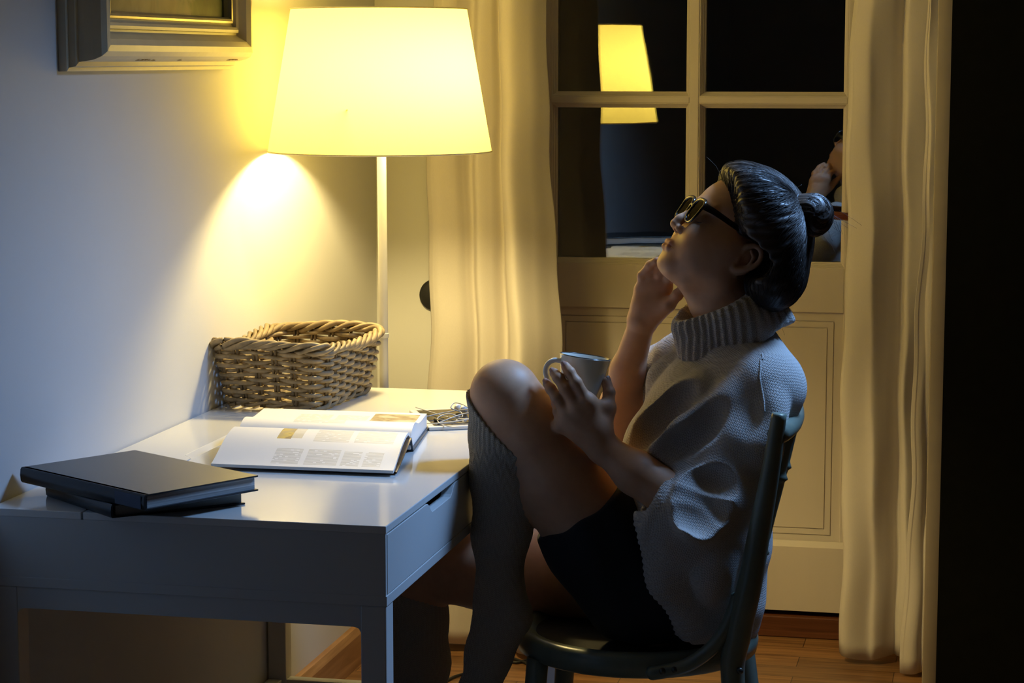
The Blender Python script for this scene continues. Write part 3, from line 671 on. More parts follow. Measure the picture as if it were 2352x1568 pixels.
def brace(flip):
    pts = [(0.9129, 0.4370, 0.4396), (0.9457, 0.4370, 0.4467), (0.9811, 0.4370, 0.4589), (1.0161, 0.4370, 0.4856), (1.0404, 0.4360, 0.5188), (1.0561, 0.4360, 0.5577), (1.0619, 0.4370, 0.5827)]
    if flip: pts = [(x - .03, 1.31 - y, z) for x, y, z in pts]
    q = spline(pts, 10); b = MB(); rr_ = [0.0118] * len(q); rr_[0] = 0.004; rr_[1] = 0.009; rr_[2] = 0.011; rr_[-1] = 0.004; rr_[-2] = 0.009
    b.tube(q, rr_, 12); b.build('arm_brace', M['chair'], ch, True)
brace(False); brace(True)
for q, ax in (((0.9409, 0.4260, 0.4487), (0, -1, 0)), ((0.9606, 0.4270, 0.4518), (0, -1, 0)), ((1.0669, 0.4260, 0.4564), (0.3, -1, 0))):
    b = MB(); b.lathe([(0.0055, -0.002), (0.0055, 0.0005), (0.0035, 0.0025), (0, 0.003)], q, 16, axis=ax); b.build('screw', M['screw'], ch, True, 50)
for x, y, dx, dy in ((0.715, 0.525, -0.035, -0.03), (0.715, 0.790, -0.035, 0.03)):
    b = MB(); b.tube([(x, y, 0.430), (x + dx * .1, y + dy * .1, 0.38), (x + dx * .5, y + dy * .5, 0.2), (x + dx, y + dy, 0.0)], [0.019, 0.0185, 0.016, 0.012], 14); b.build('front_leg', M['chair'], ch, True)
b = MB(); b.tube(ring(0.862, 0.655, 0.165, 0.155, 0.235), 0.0095, 10, True); b.build('stretcher_ring', M['chair'], ch, True)
# ------------------------------------------------------------------ smooth solid modelling for the figure
A3 = lambda p: np.array(p, np.float32)
class Solid:
    """ordered list of rounded shapes blended into one closed surface"""
    def __init__(s): s.ops = []; s.disp = None
    def cone(s, a, b, ra, rb, k=0.012, sub=False, flat=None, fs=1.0):
        a, b = A3(a), A3(b); ba = b - a; L2 = float(ba @ ba) + 1e-12
        n = None if flat is None else A3(flat) / np.linalg.norm(flat)
        def f(p):
            pa = p - a; bb = ba; l2 = L2
            if n is not None:
                pa = pa + np.outer(pa @ n, n) * (1 / fs - 1); bb = ba + n * float(ba @ n) * (1 / fs - 1); l2 = float(bb @ bb) + 1e-12
            h = np.clip(pa @ bb / l2, 0, 1)
            d = np.sqrt(((pa - h[:, None] * bb) ** 2).sum(1)) - (ra + (rb - ra) * h)
            return d * min(1.0, fs) if n is not None else d
        mx = max(ra, rb) * max(1, fs)
        s.ops.append((f, k, sub, np.minimum(a, b) - mx, np.maximum(a, b) + mx)); return s
    def chain(s, pts, rad, k=0.012, sub=False):
        for i in range(len(pts) - 1): s.cone(pts[i], pts[i + 1], rad[i], rad[i + 1], k, sub)
        return s
    def ball(s, c, r, k=0.012, sub=False): return s.cone(c, c, r, r, k, sub)
    def ell(s, c, rad, ax=None, k=0.012, sub=False):
        c = A3(c); rad = A3(rad); ax = np.eye(3, dtype=np.float32) if ax is None else np.array(ax, np.float32)
        def f(p):
            q = (p - c) @ ax.T; k0 = np.sqrt(((q / rad) ** 2).sum(1)); k1 = np.sqrt(((q / rad ** 2) ** 2).sum(1)) + 1e-9
            return k0 * (k0 - 1) / k1
        ext = np.sqrt(((ax * rad[:, None]) ** 2).sum(0))
        s.ops.append((f, k, sub, c - ext, c + ext)); return s
    def cut(s, p0, n, k=0.004):
        """removes everything on the side n points to"""
        p0, n = A3(p0), A3(n) / np.linalg.norm(n)
        s.ops.append((lambda p: -((p - p0) @ n), k, True, None, None)); return s
    def dist(s, p, ops=None):
        p = p.astype(np.float32); d = np.full(len(p), 1.0, np.float32)
        for f, k, sub, lo, hi in (s.ops if ops is None else ops):
            e = f(p)
            if sub:
                e = -e; h = np.clip(0.5 - 0.5 * (d - e) / k, 0, 1); d = d + (e - d) * h + k * h * (1 - h)
            else:
                h = np.clip(0.5 + 0.5 * (d - e) / k, 0, 1); d = d + (e - d) * h - k * h * (1 - h)
        if s.disp is not None: d = d + s.disp(p, d)
        return d
    def bounds(s):
        lo = np.min([o[3] for o in s.ops if o[3] is not None and not o[2]], 0); hi = np.max([o[4] for o in s.ops if o[4] is not None and not o[2]], 0); return lo, hi
    def snap(s, p, it=6):
        p = np.atleast_2d(np.array(p, np.float32)); e = 0.001
        for _ in range(it):
            d = s.dist(p); g = np.stack([s.dist(p + np.eye(3, dtype=np.float32)[i] * e) - d for i in range(3)], 1) / e
            g /= np.linalg.norm(g, axis=1, keepdims=True) + 1e-9; p = p - g * d[:, None] * 0.9
        return p, g
    def mesh(s, vs, pad=0.024, B=16):
        lo, hi = s.bounds(); lo = lo - pad; hi = hi + pad
        nb = np.ceil((hi - lo) / (vs * B)).astype(int); big = int((nb * B).max()) + 8
        off = np.array([(0, 0, 0), (1, 0, 0), (0, 1, 0), (1, 1, 0), (0, 0, 1), (1, 0, 1), (0, 1, 1), (1, 1, 1)])
        gi = np.arange(-1, B + 1); G = np.stack(np.meshgrid(gi, gi, gi, indexing='ij'), -1).reshape(-1, 3)
        gc = np.array([0, B // 2, B]); Gc = np.stack(np.meshgrid(gc, gc, gc, indexing='ij'), -1).reshape(-1, 3)
        ids_all, pos_all, quads = [], [], []
        N = B + 2
        for ix in range(nb[0]):
            for iy in range(nb[1]):
                for iz in range(nb[2]):
                    o = np.array([ix, iy, iz]) * B; blo = lo + (o - 1) * vs; bhi = lo + (o + B + 1) * vs
                    ops = [q for q in s.ops if q[3] is None or (np.all(q[3] - q[1] - 0.014 < bhi) and np.all(q[4] + q[1] + 0.014 > blo))]
                    if not any(not q[2] for q in ops): continue
                    dc = s.dist(lo + (o + Gc) * vs, ops)
                    if np.abs(dc).min() > vs * B * 1.1: continue
                    D = s.dist(lo + (o + G) * vs, ops).reshape(N, N, N)
                    if D.min() > 0 or D.max() < 0: continue
                    C8 = np.stack([D[a:N - 1 + a, b_:N - 1 + b_, c_:N - 1 + c_] for a, b_, c_ in off])          # cells -1 .. B-1
                    sg = C8 < 0; act = sg.any(0) & ~sg.all(0)
                    if not act.any(): continue
                    idx = np.argwhere(act); v8 = C8[:, act]; acc = np.zeros((len(idx), 3)); cnt = np.zeros(len(idx))
                    for a in range(8):
                        for b_ in range(a + 1, 8):
                            df = off[b_] - off[a]
                            if abs(df).sum() != 1: continue
                            cr_ = (v8[a] < 0) != (v8[b_] < 0); t = v8[a] / (v8[a] - v8[b_] + 1e-20); t = np.where(cr_, t, 0)
                            acc += np.where(cr_[:, None], off[a] + df * t[:, None], 0); cnt += cr_
                    g = idx - 1 + o
                    pos_all.append(lo + (g + acc / cnt[:, None]) * vs)
                    key = ((g[:, 0] + 2) * big + (g[:, 1] + 2)) * big + (g[:, 2] + 2); ids_all.append(key)
                    S = D < 0
                    for ax in range(3):
                        e = [0, 0, 0]; e[ax] = 1
                        s0 = S[1:N - 1, 1:N - 1, 1:N - 1]; s1 = S[1 + e[0]:N - 1 + e[0], 1 + e[1]:N - 1 + e[1], 1 + e[2]:N - 1 + e[2]]
                        w = np.argwhere(s0 != s1)
                        if not len(w): continue
                        fl_ = s0[s0 != s1]; g0 = w + o; u, v = [(1, 2), (2, 0), (0, 1)][ax]
                        def K(du, dv):
                            q = g0.copy(); q[:, u] -= du; q[:, v] -= dv; return ((q[:, 0] + 2) * big + q[:, 1] + 2) * big + q[:, 2] + 2
                        q = np.stack([K(1, 1), K(0, 1), K(0, 0), K(1, 0)], 1); q[~fl_] = q[~fl_][:, ::-1]; quads.append(q)
        ids = np.concatenate(ids_all); pos = np.concatenate(pos_all); qd = np.concatenate(quads)
        un, first = np.unique(ids, return_index=True); V = pos[first]
        loc_ = np.searchsorted(un, qd); loc_ = np.clip(loc_, 0, len(un) - 1); ok = (un[loc_] == qd).all(1)
        return V, loc_[ok]
def solid_obj(name, sd, vs, material, parent, relax=1):
    V, F = sd.mesh(vs)
    for _ in range(relax):                      # light relaxation of the surface
        acc = np.zeros_like(V); cnt = np.zeros(len(V))
        for a in range(4):
            for b_ in ((a + 1) % 4, (a - 1) % 4): np.add.at(acc, F[:, a], V[F[:, b_]]); np.add.at(cnt, F[:, a], 1)
        V = V * 0.5 + 0.5 * acc / np.maximum(cnt, 1)[:, None]
    lab = np.arange(len(V))                     # keep the one connected body
    while True:
        m_ = lab[F].min(1); new = lab.copy(); np.minimum.at(new, F.ravel(), np.repeat(m_, 4)); new = new[new]
        if (new == lab).all(): break
        lab = new
    u_, c_ = np.unique(lab, return_counts=True); keep = lab == u_[c_.argmax()]; mp_ = np.cumsum(keep) - 1
    F = mp_[F[keep[F[:, 0]]]]; V = V[keep]
    base = np.array(wloc(parent)); me = bpy.data.meshes.new(name); W_ = (V - base).astype(np.float32)
    me.vertices.add(len(W_)); me.vertices.foreach_set('co', W_.ravel())
    me.loops.add(F.size); me.loops.foreach_set('vertex_index', F.ravel().astype(np.int32))
    me.polygons.add(len(F)); me.polygons.foreach_set('loop_start', np.arange(0, F.size, 4, dtype=np.int32))
    me.polygons.foreach_set('use_smooth', np.ones(len(F), bool)); me.update(calc_edges=True); me.validate()
    bm = bmesh.new(); bm.from_mesh(me); be = [e for e in bm.edges if e.is_boundary]      # close pin holes
    if be: bmesh.ops.holes_fill(bm, edges=be, sides=12); bm.to_mesh(me)
    bm.free()
    o = bpy.data.objects.new(name, me); COL.objects.link(o); o.parent = parent; me.materials.append(material); return o

# ------------------------------------------------------------------ figure materials
def skin_mat():
    m = mat('skin', (0.58, 0.325, 0.19), 0.52, var=0.05, scale=60, bump=0.08, bscale=900, spec=0.45)
    nt = m.node_tree; bs = nt.nodes['Principled BSDF']
    bs.inputs['Subsurface Weight'].default_value = 0.12; bs.inputs['Subsurface Radius'].default_value = (0.012, 0.004, 0.002); bs.inputs['Subsurface Scale'].default_value = 0.5
    at_ = nd(nt, 'ShaderNodeAttribute', attribute_name='tint'); mx = nd(nt, 'ShaderNodeMix', data_type='RGBA', blend_type='MULTIPLY'); mx.inputs[0].default_value = 1
    src = bs.inputs['Base Color'].links[0].from_socket
    nt.links.new(src, mx.inputs[6]); nt.links.new(at_.outputs['Color'], mx.inputs[7]); nt.links.new(mx.outputs[2], bs.inputs['Base Color']); return m
M['skin'] = skin_mat()
def knit_mat(name, color, sc=(190, 190, 120), bump=1.0, sheen=0.35, var=0.16):
    m = bpy.data.materials.new(name); m.use_nodes = True; nt = m.node_tree; bs = nt.nodes['Principled BSDF']
    bs.inputs['Roughness'].default_value = 0.95; bs.inputs['Sheen Weight'].default_value = sheen; bs.inputs['Sheen Roughness'].default_value = 0.5; bs.inputs['Specular IOR Level'].default_value = 0.1
    L = nt.links.new; tc = nd(nt, 'ShaderNodeTexCoord')
    def mth(op, a, b_=None, c_=None):
        n = nd(nt, 'ShaderNodeMath', operation=op)
        for i, x in enumerate((a, b_, c_)):
            if x is None: continue
            if isinstance(x, (int, float)): n.inputs[i].default_value = x
            else: L(x, n.inputs[i])
        return n.outputs[0]
    n0 = nd(nt, 'ShaderNodeTexNoise', i_Scale=22.0, i_Detail=3.0); L(tc.outputs['Object'], n0.inputs['Vector'])
    ds = nd(nt, 'ShaderNodeVectorMath', operation='SCALE'); L(n0.outputs['Color'], ds.inputs[0]); ds.inputs['Scale'].default_value = 0.012
    ad = nd(nt, 'ShaderNodeVectorMath', operation='ADD'); L(tc.outputs['Object'], ad.inputs[0]); L(ds.outputs[0], ad.inputs[1])
    sp = nd(nt, 'ShaderNodeSeparateXYZ'); L(ad.outputs[0], sp.inputs[0])
    u = mth('MULTIPLY', mth('ADD', sp.outputs[0], mth('MULTIPLY', sp.outputs[1], 0.8)), float(sc[0]))
    v = mth('ADD', mth('MULTIPLY', sp.outputs[2], float(sc[2])), mth('MULTIPLY', sp.outputs[0], 0.25 * sc[2]))
    tri = mth('PINGPONG', u, 0.5)
    st = mth('SINE', mth('MULTIPLY', mth('ADD', v, mth('MULTIPLY', tri, 1.1)), 2 * math.pi))
    h0 = mth('ADD', mth('MULTIPLY', st, 0.28), mth('MULTIPLY', mth('SINE', mth('MULTIPLY', tri, 2 * math.pi)), 0.55))
    fz = nd(nt, 'ShaderNodeTexNoise', i_Scale=1500.0, i_Detail=3.0); L(tc.outputs['Object'], fz.inputs['Vector'])
    hh_ = mth('ADD', h0, mth('MULTIPLY', fz.outputs['Fac'], 0.75))
    cr = nd(nt, 'ShaderNodeValToRGB'); cr.color_ramp.elements[0].position = 0.05; cr.color_ramp.elements[1].position = 0.95
    cr.color_ramp.elements[0].color = c4([x * (1 - 2.2 * var) for x in color]); cr.color_ramp.elements[1].color = c4([x * (1 + var) for x in color])
    L(hh_, cr.inputs[0]); L(cr.outputs[0], bs.inputs['Base Color'])
    bp = nd(nt, 'ShaderNodeBump', i_Strength=bump, i_Distance=0.0016); L(hh_, bp.inputs['Height']); L(bp.outputs[0], bs.inputs['Normal']); return m
M['sweater'] = knit_mat('grey_wool_knit', (0.52, 0.485, 0.455), (165, 165, 230), 0.8, 0.35, 0.12)
M['collar'] = knit_mat('grey_wool_rib', (0.50, 0.465, 0.435), (200, 200, 260), 0.6)
M['sock'] = knit_mat('grey_knit_sock', (0.36, 0.33, 0.28), (240, 240, 330), 0.6, 0.2)
M['skirt'] = mat('black_navy_cloth', (0.008, 0.009, 0.014), 0.85, var=0.2, scale=200, bump=0.2)
M['hair'] = mat('dark_brown_hair', (0.026, 0.015, 0.009), 0.46, var=0.4, scale=60, spec=0.6)
M['glasses'] = mat('black_glasses_acetate', (0.010, 0.009, 0.008), 0.15, var=0.1, spec=0.6)
def lens_mat():
    m = bpy.data.materials.new('tinted_lens'); m.use_nodes = True; nt = m.node_tree
    for n in list(nt.nodes): nt.nodes.remove(n)
    o = nd(nt, 'ShaderNodeOutputMaterial'); t = nd(nt, 'ShaderNodeBsdfTransparent'); g = nd(nt, 'ShaderNodeBsdfGlossy', i_Roughness=0.03); t.inputs[0].default_value = (0.17, 0.145, 0.11, 1)
    mx = nd(nt, 'ShaderNodeMixShader', i_Fac=0.035); L = nt.links.new
    L(t.outputs[0], mx.inputs[1]); L(g.outputs[0], mx.inputs[2]); L(mx.outputs[0], o.inputs[0]); return m
M['lens'] = lens_mat()
M['lash'] = mat('dark_lashes', (0.012, 0.008, 0.006), 0.6)
M['nail'] = mat('finger_nail', (0.50, 0.29, 0.22), 0.25, var=0.05)

# ------------------------------------------------------------------ the woman
wm = thing('person', 'woman in grey roll-neck sweater and dark glasses leaning back with a mug', 'person', (0.885, 0.655, 0.465))
# head frame: leaned back, turned a little towards the room
_cy, _sy, _cp, _sp = math.cos(R(12.4673)), math.sin(R(12.4673)), math.cos(R(7.2688)), math.sin(R(7.2688))
hr = np.array([_cy, _sy, 0]); hf = np.array([-_sy * _cp, _cy * _cp, -_sp]); hu = np.cross(hr, hf)
TL = R(37.6); PS = R(12)
eu = math.sin(TL) * hr + math.cos(TL) * hu; ef0 = -math.cos(TL) * hr + math.sin(TL) * hu
ef = math.cos(PS) * ef0 - math.sin(PS) * hf; el = -math.cos(PS) * hf - math.sin(PS) * ef0
HG = np.array((0.9613, 0.6400, 1.1919)); HX = np.array([ef, eu, el])
HS = 1.03
def hp(f, u, l): return tuple(HG + HS * (f * ef + u * eu + l * el))
B = Solid()
def E_(f, u, l, rf, ru, rl, k=0.012, sub=False): B.ell(hp(f, u, l), (rf * HS, ru * HS, rl * HS), HX, k, sub)
def Bc(a, b_, ra, rb_, k=0.010, sub=False): B.cone(hp(*a), hp(*b_), ra * HS, rb_ * HS, k, sub)
# skull and face masses
E_(-.098, .030, 0, .092, .072, .072)
E_(-.046, .014, 0, .045, .044, .054, .020)
E_(-.058, -.045, 0, .046, .062, .054, .020)
for sgn in (1, -1):
    Bc((-.088, -.072, .050 * sgn), (-.026, -.103, .018 * sgn), .013, .012, .022)
    Bc((-.086, -.020, .060 * sgn), (-.088, -.072, .052 * sgn), .014, .013, .022)
    Bc((-.032, -.044, .034 * sgn), (-.064, -.036, .054 * sgn), .016, .014, .035)     # cheekbone
    E_(-.038, -.064, .026 * sgn, .022, .030, .022, .030)
    E_(-.066, -.055, .038 * sgn, .034, .036, .022, .030)
    Bc((-.006, .004, .012 * sgn), (-.016, .004, .044 * sgn), .0065, .006, .012)         # brow ridge
Bc((-.024, -.105, .006), (-.024, -.105, -.006), .0150, .0150, .018)                     # chin
E_(-.016, -.108, 0, .0075, .009, .012, .010)
E_(-.022, -.078, 0, .0200, .022, .026, .014)                                            # muzzle
# eyes: sockets, lids
for sgn in (1, -1):
    E_(.000, -.019, .034 * sgn, .0130, .0095, .0150, .010, True)
    E_(-.0235, -.0190, .0315 * sgn, .0118, .0118, .0130, .004)
    Bc((-.0135, -.0225, .022 * sgn), (-.0155, -.0235, .041 * sgn), .0016, .0014, .003)  # closed lid edge
# nose
Bc((-.0065, -.004, 0), (.0065, -.038, 0), .0062, .0072, .010)
Bc((.0065, -.038, 0), (.0085, -.0485, 0), .0072, .0082, .006)
for sgn in (1, -1):
    E_(-.0010, -.0515, .0108 * sgn, .0085, .0066, .0055, .005)
    Bc((.0045, -.0580, .0052 * sgn), (-.0015, -.0560, .0078 * sgn), .0026, .0022, .003, True)
# lips
for sgn in (1, -1):
    Bc((.0005, -.0770, .0035 * sgn), (-.0030, -.0788, .0130 * sgn), .0040, .0036, .004); Bc((-.0030, -.0788, .0130 * sgn), (-.0105, -.0822, .0235 * sgn), .0040, .0018, .004)
    Bc((-.0010, -.0872, .002 * sgn), (-.0045, -.0862, .0125 * sgn), .0050, .0040, .004); Bc((-.0045, -.0862, .0125 * sgn), (-.0115, -.0828, .0230 * sgn), .0044, .0018, .004)
    Bc((.0060, -.0822, 0), (-.0010, -.0824, .0140 * sgn), .0011, .0011, .0018, True); Bc((-.0010, -.0824, .0140 * sgn), (-.0110, -.0826, .0245 * sgn), .0012, .0013, .0020, True)
Bc((.0045, -.0640, 0), (.0040, -.0715, 0), .0020, .0022, .004, True)                    # philtrum
# ears
for sgn in (1, -1):
    def e3(a, b_, l): return (-.099 + a * .88, -.030 + b_ * .88, (.0655 + l) * sgn)
    hx_ = [(.012, .004, .004), (.010, .020, .010), (.000, .030, .013), (-.013, .029, .016), (-.021, .017, .018), (-.021, .002, .017), (-.014, -.012, .014), (-.004, -.022, .010), (.006, -.026, .006), (.009, -.020, .004)]
    hx_ = [tuple(q) for q in spline(hx_, 3)]
    for q in range(len(hx_) - 1): Bc(e3(*hx_[q]), e3(*hx_[q + 1]), .0036, .0036 if q < 18 else .0046, .003)
    E_(-.104, -.030, .068 * sgn, .0175, .0270, .0050, .006)
    an = [(-.001, .018, .012), (-.010, .012, .0145), (-.011, -.002, .0135), (-.005, -.013, .0105)]
    for q in range(3): Bc(e3(*an[q]), e3(*an[q + 1]), .0030, .0030, .003)
    E_(-.100, -.032, .079 * sgn, .0070, .0110, .0075, .004, True)
    Bc(e3(.010, -.004, .006), e3(.008, -.012, .006), .0034, .0034, .003)
# neck
B.cone(hp(-.100, -.045, 0), (1.0102, 0.6500, 1.0214), .050, .0500, .022)
B.cone((1.0102, 0.6500, 1.0214), (1.0324, 0.6550, 0.9552), .050, .058, .02)
B.cone(hp(-.052, -.100, 0), (0.9697, 0.6450, 1.0283), .022, .018, .03)
Bc((-.100, -.075, .050), (-.060, -.105, .020), .012, .010, .020)
# torso
CH = (0.9905, 0.6600, 0.8383)
B.ell(CH, (.080, .095, .090), None, .03)
B.cone((1.0282, 0.6550, 0.9366), CH, .045, .08, .03)
B.cone(CH, (0.9560, 0.6550, 0.6616), .082, .085, .03); B.cone((0.9560, 0.6550, 0.6616), (0.9198, 0.6550, 0.5308), .09, .10, .04)
B.cone((0.9101, 0.5950, 0.5355), (0.8996, 0.7150, 0.5155), .088, .088, .04)
SHL, SHR = (1.0762, 0.5750, 0.8922), (0.9136, 0.7800, 0.8786)
B.cone((1.0336, 0.6000, 0.9112), SHL, .05, .042, .03); B.cone((0.9698, 0.7000, 0.8953), SHR, .05, .042, .03)
# left arm
ELB, WRL = (1.0248, 0.4900, 0.6801), (0.8323, 0.4920, 0.7978)
B.chain([SHL, ELB], [.044, .036], .02); B.chain([ELB, (0.9582, 0.4800, 0.7187), (0.8854, 0.4860, 0.7613), WRL], [.036, .0395, .0345, .0245], .015)
# right arm
ELR, WRR = (0.8139, 0.7350, 0.7744), (0.8591, 0.7020, 0.9806)
B.chain([SHR, ELR], [.043, .036], .02); B.chain([ELR, (0.8166, 0.7350, 0.8321), (0.8322, 0.7220, 0.8956), WRR], [.034, .0335, .0285, .0225], .015)
# left leg (drawn up)
HPL, KNL = (0.8803, 0.5720, 0.5484), (0.6641, 0.5200, 0.8774)
B.chain([HPL, (0.8124, 0.5550, 0.6346), (0.7492, 0.5350, 0.7357), (0.7016, 0.5250, 0.8165), KNL], [.090, .084, .073, .063, .0545], .02)
B.ball((0.6530, 0.5170, 0.8870), .0420, .025)
B.chain([(0.6582, 0.5200, 0.8706), (0.6574, 0.5200, 0.8083), (0.6574, 0.5200, 0.7421), (0.6514, 0.5200, 0.6382), (0.6506, 0.5200, 0.5449)], [.050, .050, .049, .040, .032], .02)
B.chain([(0.6745, 0.5200, 0.7280), (0.6656, 0.5200, 0.6611)], [.034, .028], .03)
B.chain([(0.6506, 0.5200, 0.5449), (0.6685, 0.5200, 0.5010)], [.033, .030], .02)
B.chain([(0.6445, 0.5200, 0.5109), (0.6294, 0.5200, 0.4348), (0.6081, 0.5200, 0.3654), (0.5973, 0.5200, 0.3191)], [.034, .030, .022, .015], .02)
B.chain([(0.6703, 0.5120, 0.5031), (0.6264, 0.5000, 0.3723)], [.024, .018], .02)
# right leg under the desk
HPR, KNR = (0.8773, 0.7350, 0.5252), (0.4459, 0.7700, 0.5126)
B.chain([HPR, (0.7198, 0.7450, 0.5306), (0.5737, 0.7600, 0.5213), KNR], [.086, .078, .070, .056], .02)
B.chain([KNR, (0.4388, 0.7700, 0.4217), (0.4425, 0.7700, 0.3407), (0.4385, 0.7700, 0.2096), (0.4476, 0.7700, 0.0618)], [.053, .0485, .0490, .040, .032], .02)
ANR = np.array((0.4476, 0.7700, 0.0618)); HE = (ANR[0] + .02, ANR[1], .035); TO = (ANR[0] - .15, ANR[1] - .01, .020)
B.chain([ANR, (HE[0] - .01, HE[1], .06), HE], [.034, .034, .030], .02); B.chain([(HE[0] - .02, HE[1], .055), TO], [.036, .019], .02)

# hands
def finger(pts, r0, r1, k=.004, nm=None):
    n = len(pts); rr_ = [r0 + (r1 - r0) * i / (n - 1) for i in range(n)]
    B.cone(pts[0], pts[1], rr_[0], rr_[1], .006)
    B.chain(pts[1:], rr_[1:], .0016)
    for p, r_ in list(zip(pts, rr_))[1:-1]: B.ball(p, r_ * 1.05, .003)
def palm(pts, rads, k=.010):
    for (i, j) in ((0, 1), (0, 2), (0, 3), (0, 4), (1, 2), (2, 3), (3, 4)): B.cone(pts[i], pts[j], rads[i], rads[j], k)
# left hand, back towards the room, round the mug
LI = [(0.8079, 0.4660, 0.8787), (0.7917, 0.4560, 0.9110), (0.7808, 0.4600, 0.9265), (0.7726, 0.4650, 0.9355)]
LM_ = [(0.7925, 0.4640, 0.8685), (0.7734, 0.4545, 0.9021), (0.7618, 0.4580, 0.9177), (0.7543, 0.4630, 0.9246)]
LR_ = [(0.7759, 0.4680, 0.8559), (0.7587, 0.4600, 0.8851), (0.7484, 0.4640, 0.8978), (0.7416, 0.4690, 0.9055)]
LP_ = [(0.7643, 0.4760, 0.8376), (0.7584, 0.4760, 0.8590), (0.7532, 0.4840, 0.8720), (0.7493, 0.4920, 0.8800)]
palm([WRL, LI[0], LM_[0], LR_[0], LP_[0]], [.0225, .0125, .0125, .0120, .0115])
B.cone((0.8228, 0.4800, 0.8283), (0.7903, 0.4720, 0.8392), .020, .016, .014)
finger(LI, .0105, .0078); finger(LM_, .0105, .0080); finger(LR_, .0100, .0076); finger(LP_, .0092, .0068)
LT = [(0.8300, 0.4880, 0.8309), (0.8363, 0.5000, 0.8630), (0.8370, 0.5080, 0.8885), (0.8316, 0.5130, 0.9056)]
B.chain(LT[:2], [.0165, .0125], .010); finger(LT[1:], .0112, .0082)
B.cone(LT[1], LI[0], .0085, .0095, .014)
# right hand, palm towards the room, finger tips at the jaw
RT = [(0.8842, 0.6900, 0.9976), (0.9086, 0.6760, 1.0161), (0.9252, 0.6680, 1.0344), (0.9367, 0.6640, 1.0476)]
RF = [[(0.8590, 0.7000, 1.0386), (0.8612, 0.6900, 1.0635), (0.8761, 0.6800, 1.0826), (0.8884, 0.6720, 1.0909)],
      [(0.8721, 0.6980, 1.0443), (0.8754, 0.6900, 1.0675), (0.8914, 0.6820, 1.0842), (0.9048, 0.6720, 1.0890)],
      [(0.8859, 0.6960, 1.0463), (0.8922, 0.6880, 1.0658), (0.9067, 0.6800, 1.0795), (0.9192, 0.6700, 1.0829)],
      [(0.9000, 0.6920, 1.0440), (0.9092, 0.6840, 1.0614), (0.9217, 0.6740, 1.0715), (0.9335, 0.6640, 1.0741)]]
palm([(0.8615, 0.7010, 0.9883)] + [f[0] for f in RF], [.0225, .0115, .0125, .0125, .0115])
B.cone((0.8628, 0.6960, 1.0129), (0.8889, 0.6920, 1.0214), .018, .016, .014)
for f_, r_ in zip(RF, (.0088, .0096, .0098, .0094)): finger(f_, r_, r_ * .80)
B.chain(RT[:2], [.0165, .0120], .012); finger(RT[1:], .0108, .0080)
body = solid_obj('body', B, 0.0017, M['skin'], wm)
# lip and lid colouring of the skin itself
co = np.empty(len(body.data.vertices) * 3, np.float32); body.data.vertices.foreach_get('co', co); co = co.reshape(-1, 3) + np.array(wloc(wm), np.float32)
loc3 = (co - HG.astype(np.float32)) @ HX.T.astype(np.float32) / HS
tint = np.ones((len(co), 4), np.float32)
lx = np.exp(-((loc3[:, 0] + .002) / .012) ** 2 - ((loc3[:, 1] + .0822) / .0085) ** 4 - (loc3[:, 2] / .022) ** 4)
tint[:, :3] = 1 - lx[:, None] * np.array([.12, .45, .42])
br_ = np.exp(-((loc3[:, 0] + .010) / .018) ** 4 - ((loc3[:, 1] - .004) / .0045) ** 2 - ((np.abs(loc3[:, 2]) - .030) / .018) ** 4); tint[:, :3] *= 1 - .75 * br_[:, None]
ca = body.data.color_attributes.new('tint', 'FLOAT_COLOR', 'POINT'); ca.data.foreach_set('color', tint.ravel())
# eyes stay closed: lash lines
for sgn in (1, -1):
    b = MB(); pts = [hp(-.0145 - .00012 * abs(q - 3) ** 2, -.0250 + .00022 * (q - 3) ** 2 * .6, (.021 + .0035 * q) * sgn) for q in range(7)]
    b.tube(spline(pts, 3), 0.0013, 6)
    for q in range(1, 19):
        t = q / 19; i = t * 6; a_ = np.array(pts[int(i)]) * (1 - i % 1) + np.array(pts[min(6, int(i) + 1)]) * (i % 1)
        d_ = ef * .0050 - eu * .0045 + el * sgn * (t - .35) * .006; b.tube([a_, a_ + d_ * .6, a_ + d_ + eu * .0015], [.0006, .0005, .0002], 4)
    b.build('eyelashes', M['lash'], wm, True)
# finger nails
def nail(f_, back, r_):
    tip, prv = np.array(f_[-1]), np.array(f_[-2]); d_ = (tip - prv) / np.linalg.norm(tip - prv); n_ = np.array(back, float); n_ -= d_ * (n_ @ d_); n_ /= np.linalg.norm(n_); s_ = np.cross(d_, n_)
    b = MB(); c_ = tip + d_ * r_ * .15 + n_ * r_ * .72; vv = []
    for i in range(7):
        for j in range(7):
            u = -1 + i / 3; v = -1 + j / 3; w = .62 * r_ * (1 - .35 * max(0, v) ** 3)
            vv.append(c_ + s_ * u * w + d_ * v * r_ * .85 + n_ * r_ * .30 * (1 - u * u * .9) - n_ * r_ * .12 * v * v)
    n = 49; low = [p - n_ * r_ * .22 for p in vv]; f = grid_faces(7, 7)
    b.add(vv + low, f + [tuple(n + q for q in x[::-1]) for x in f]); b.build('nail', M['nail'], wm, True)
for f_ in (LI, LM_, LR_): nail(f_, -hf, .0079)
nail(LT, -hf * .5 + hr * .8, .0082)

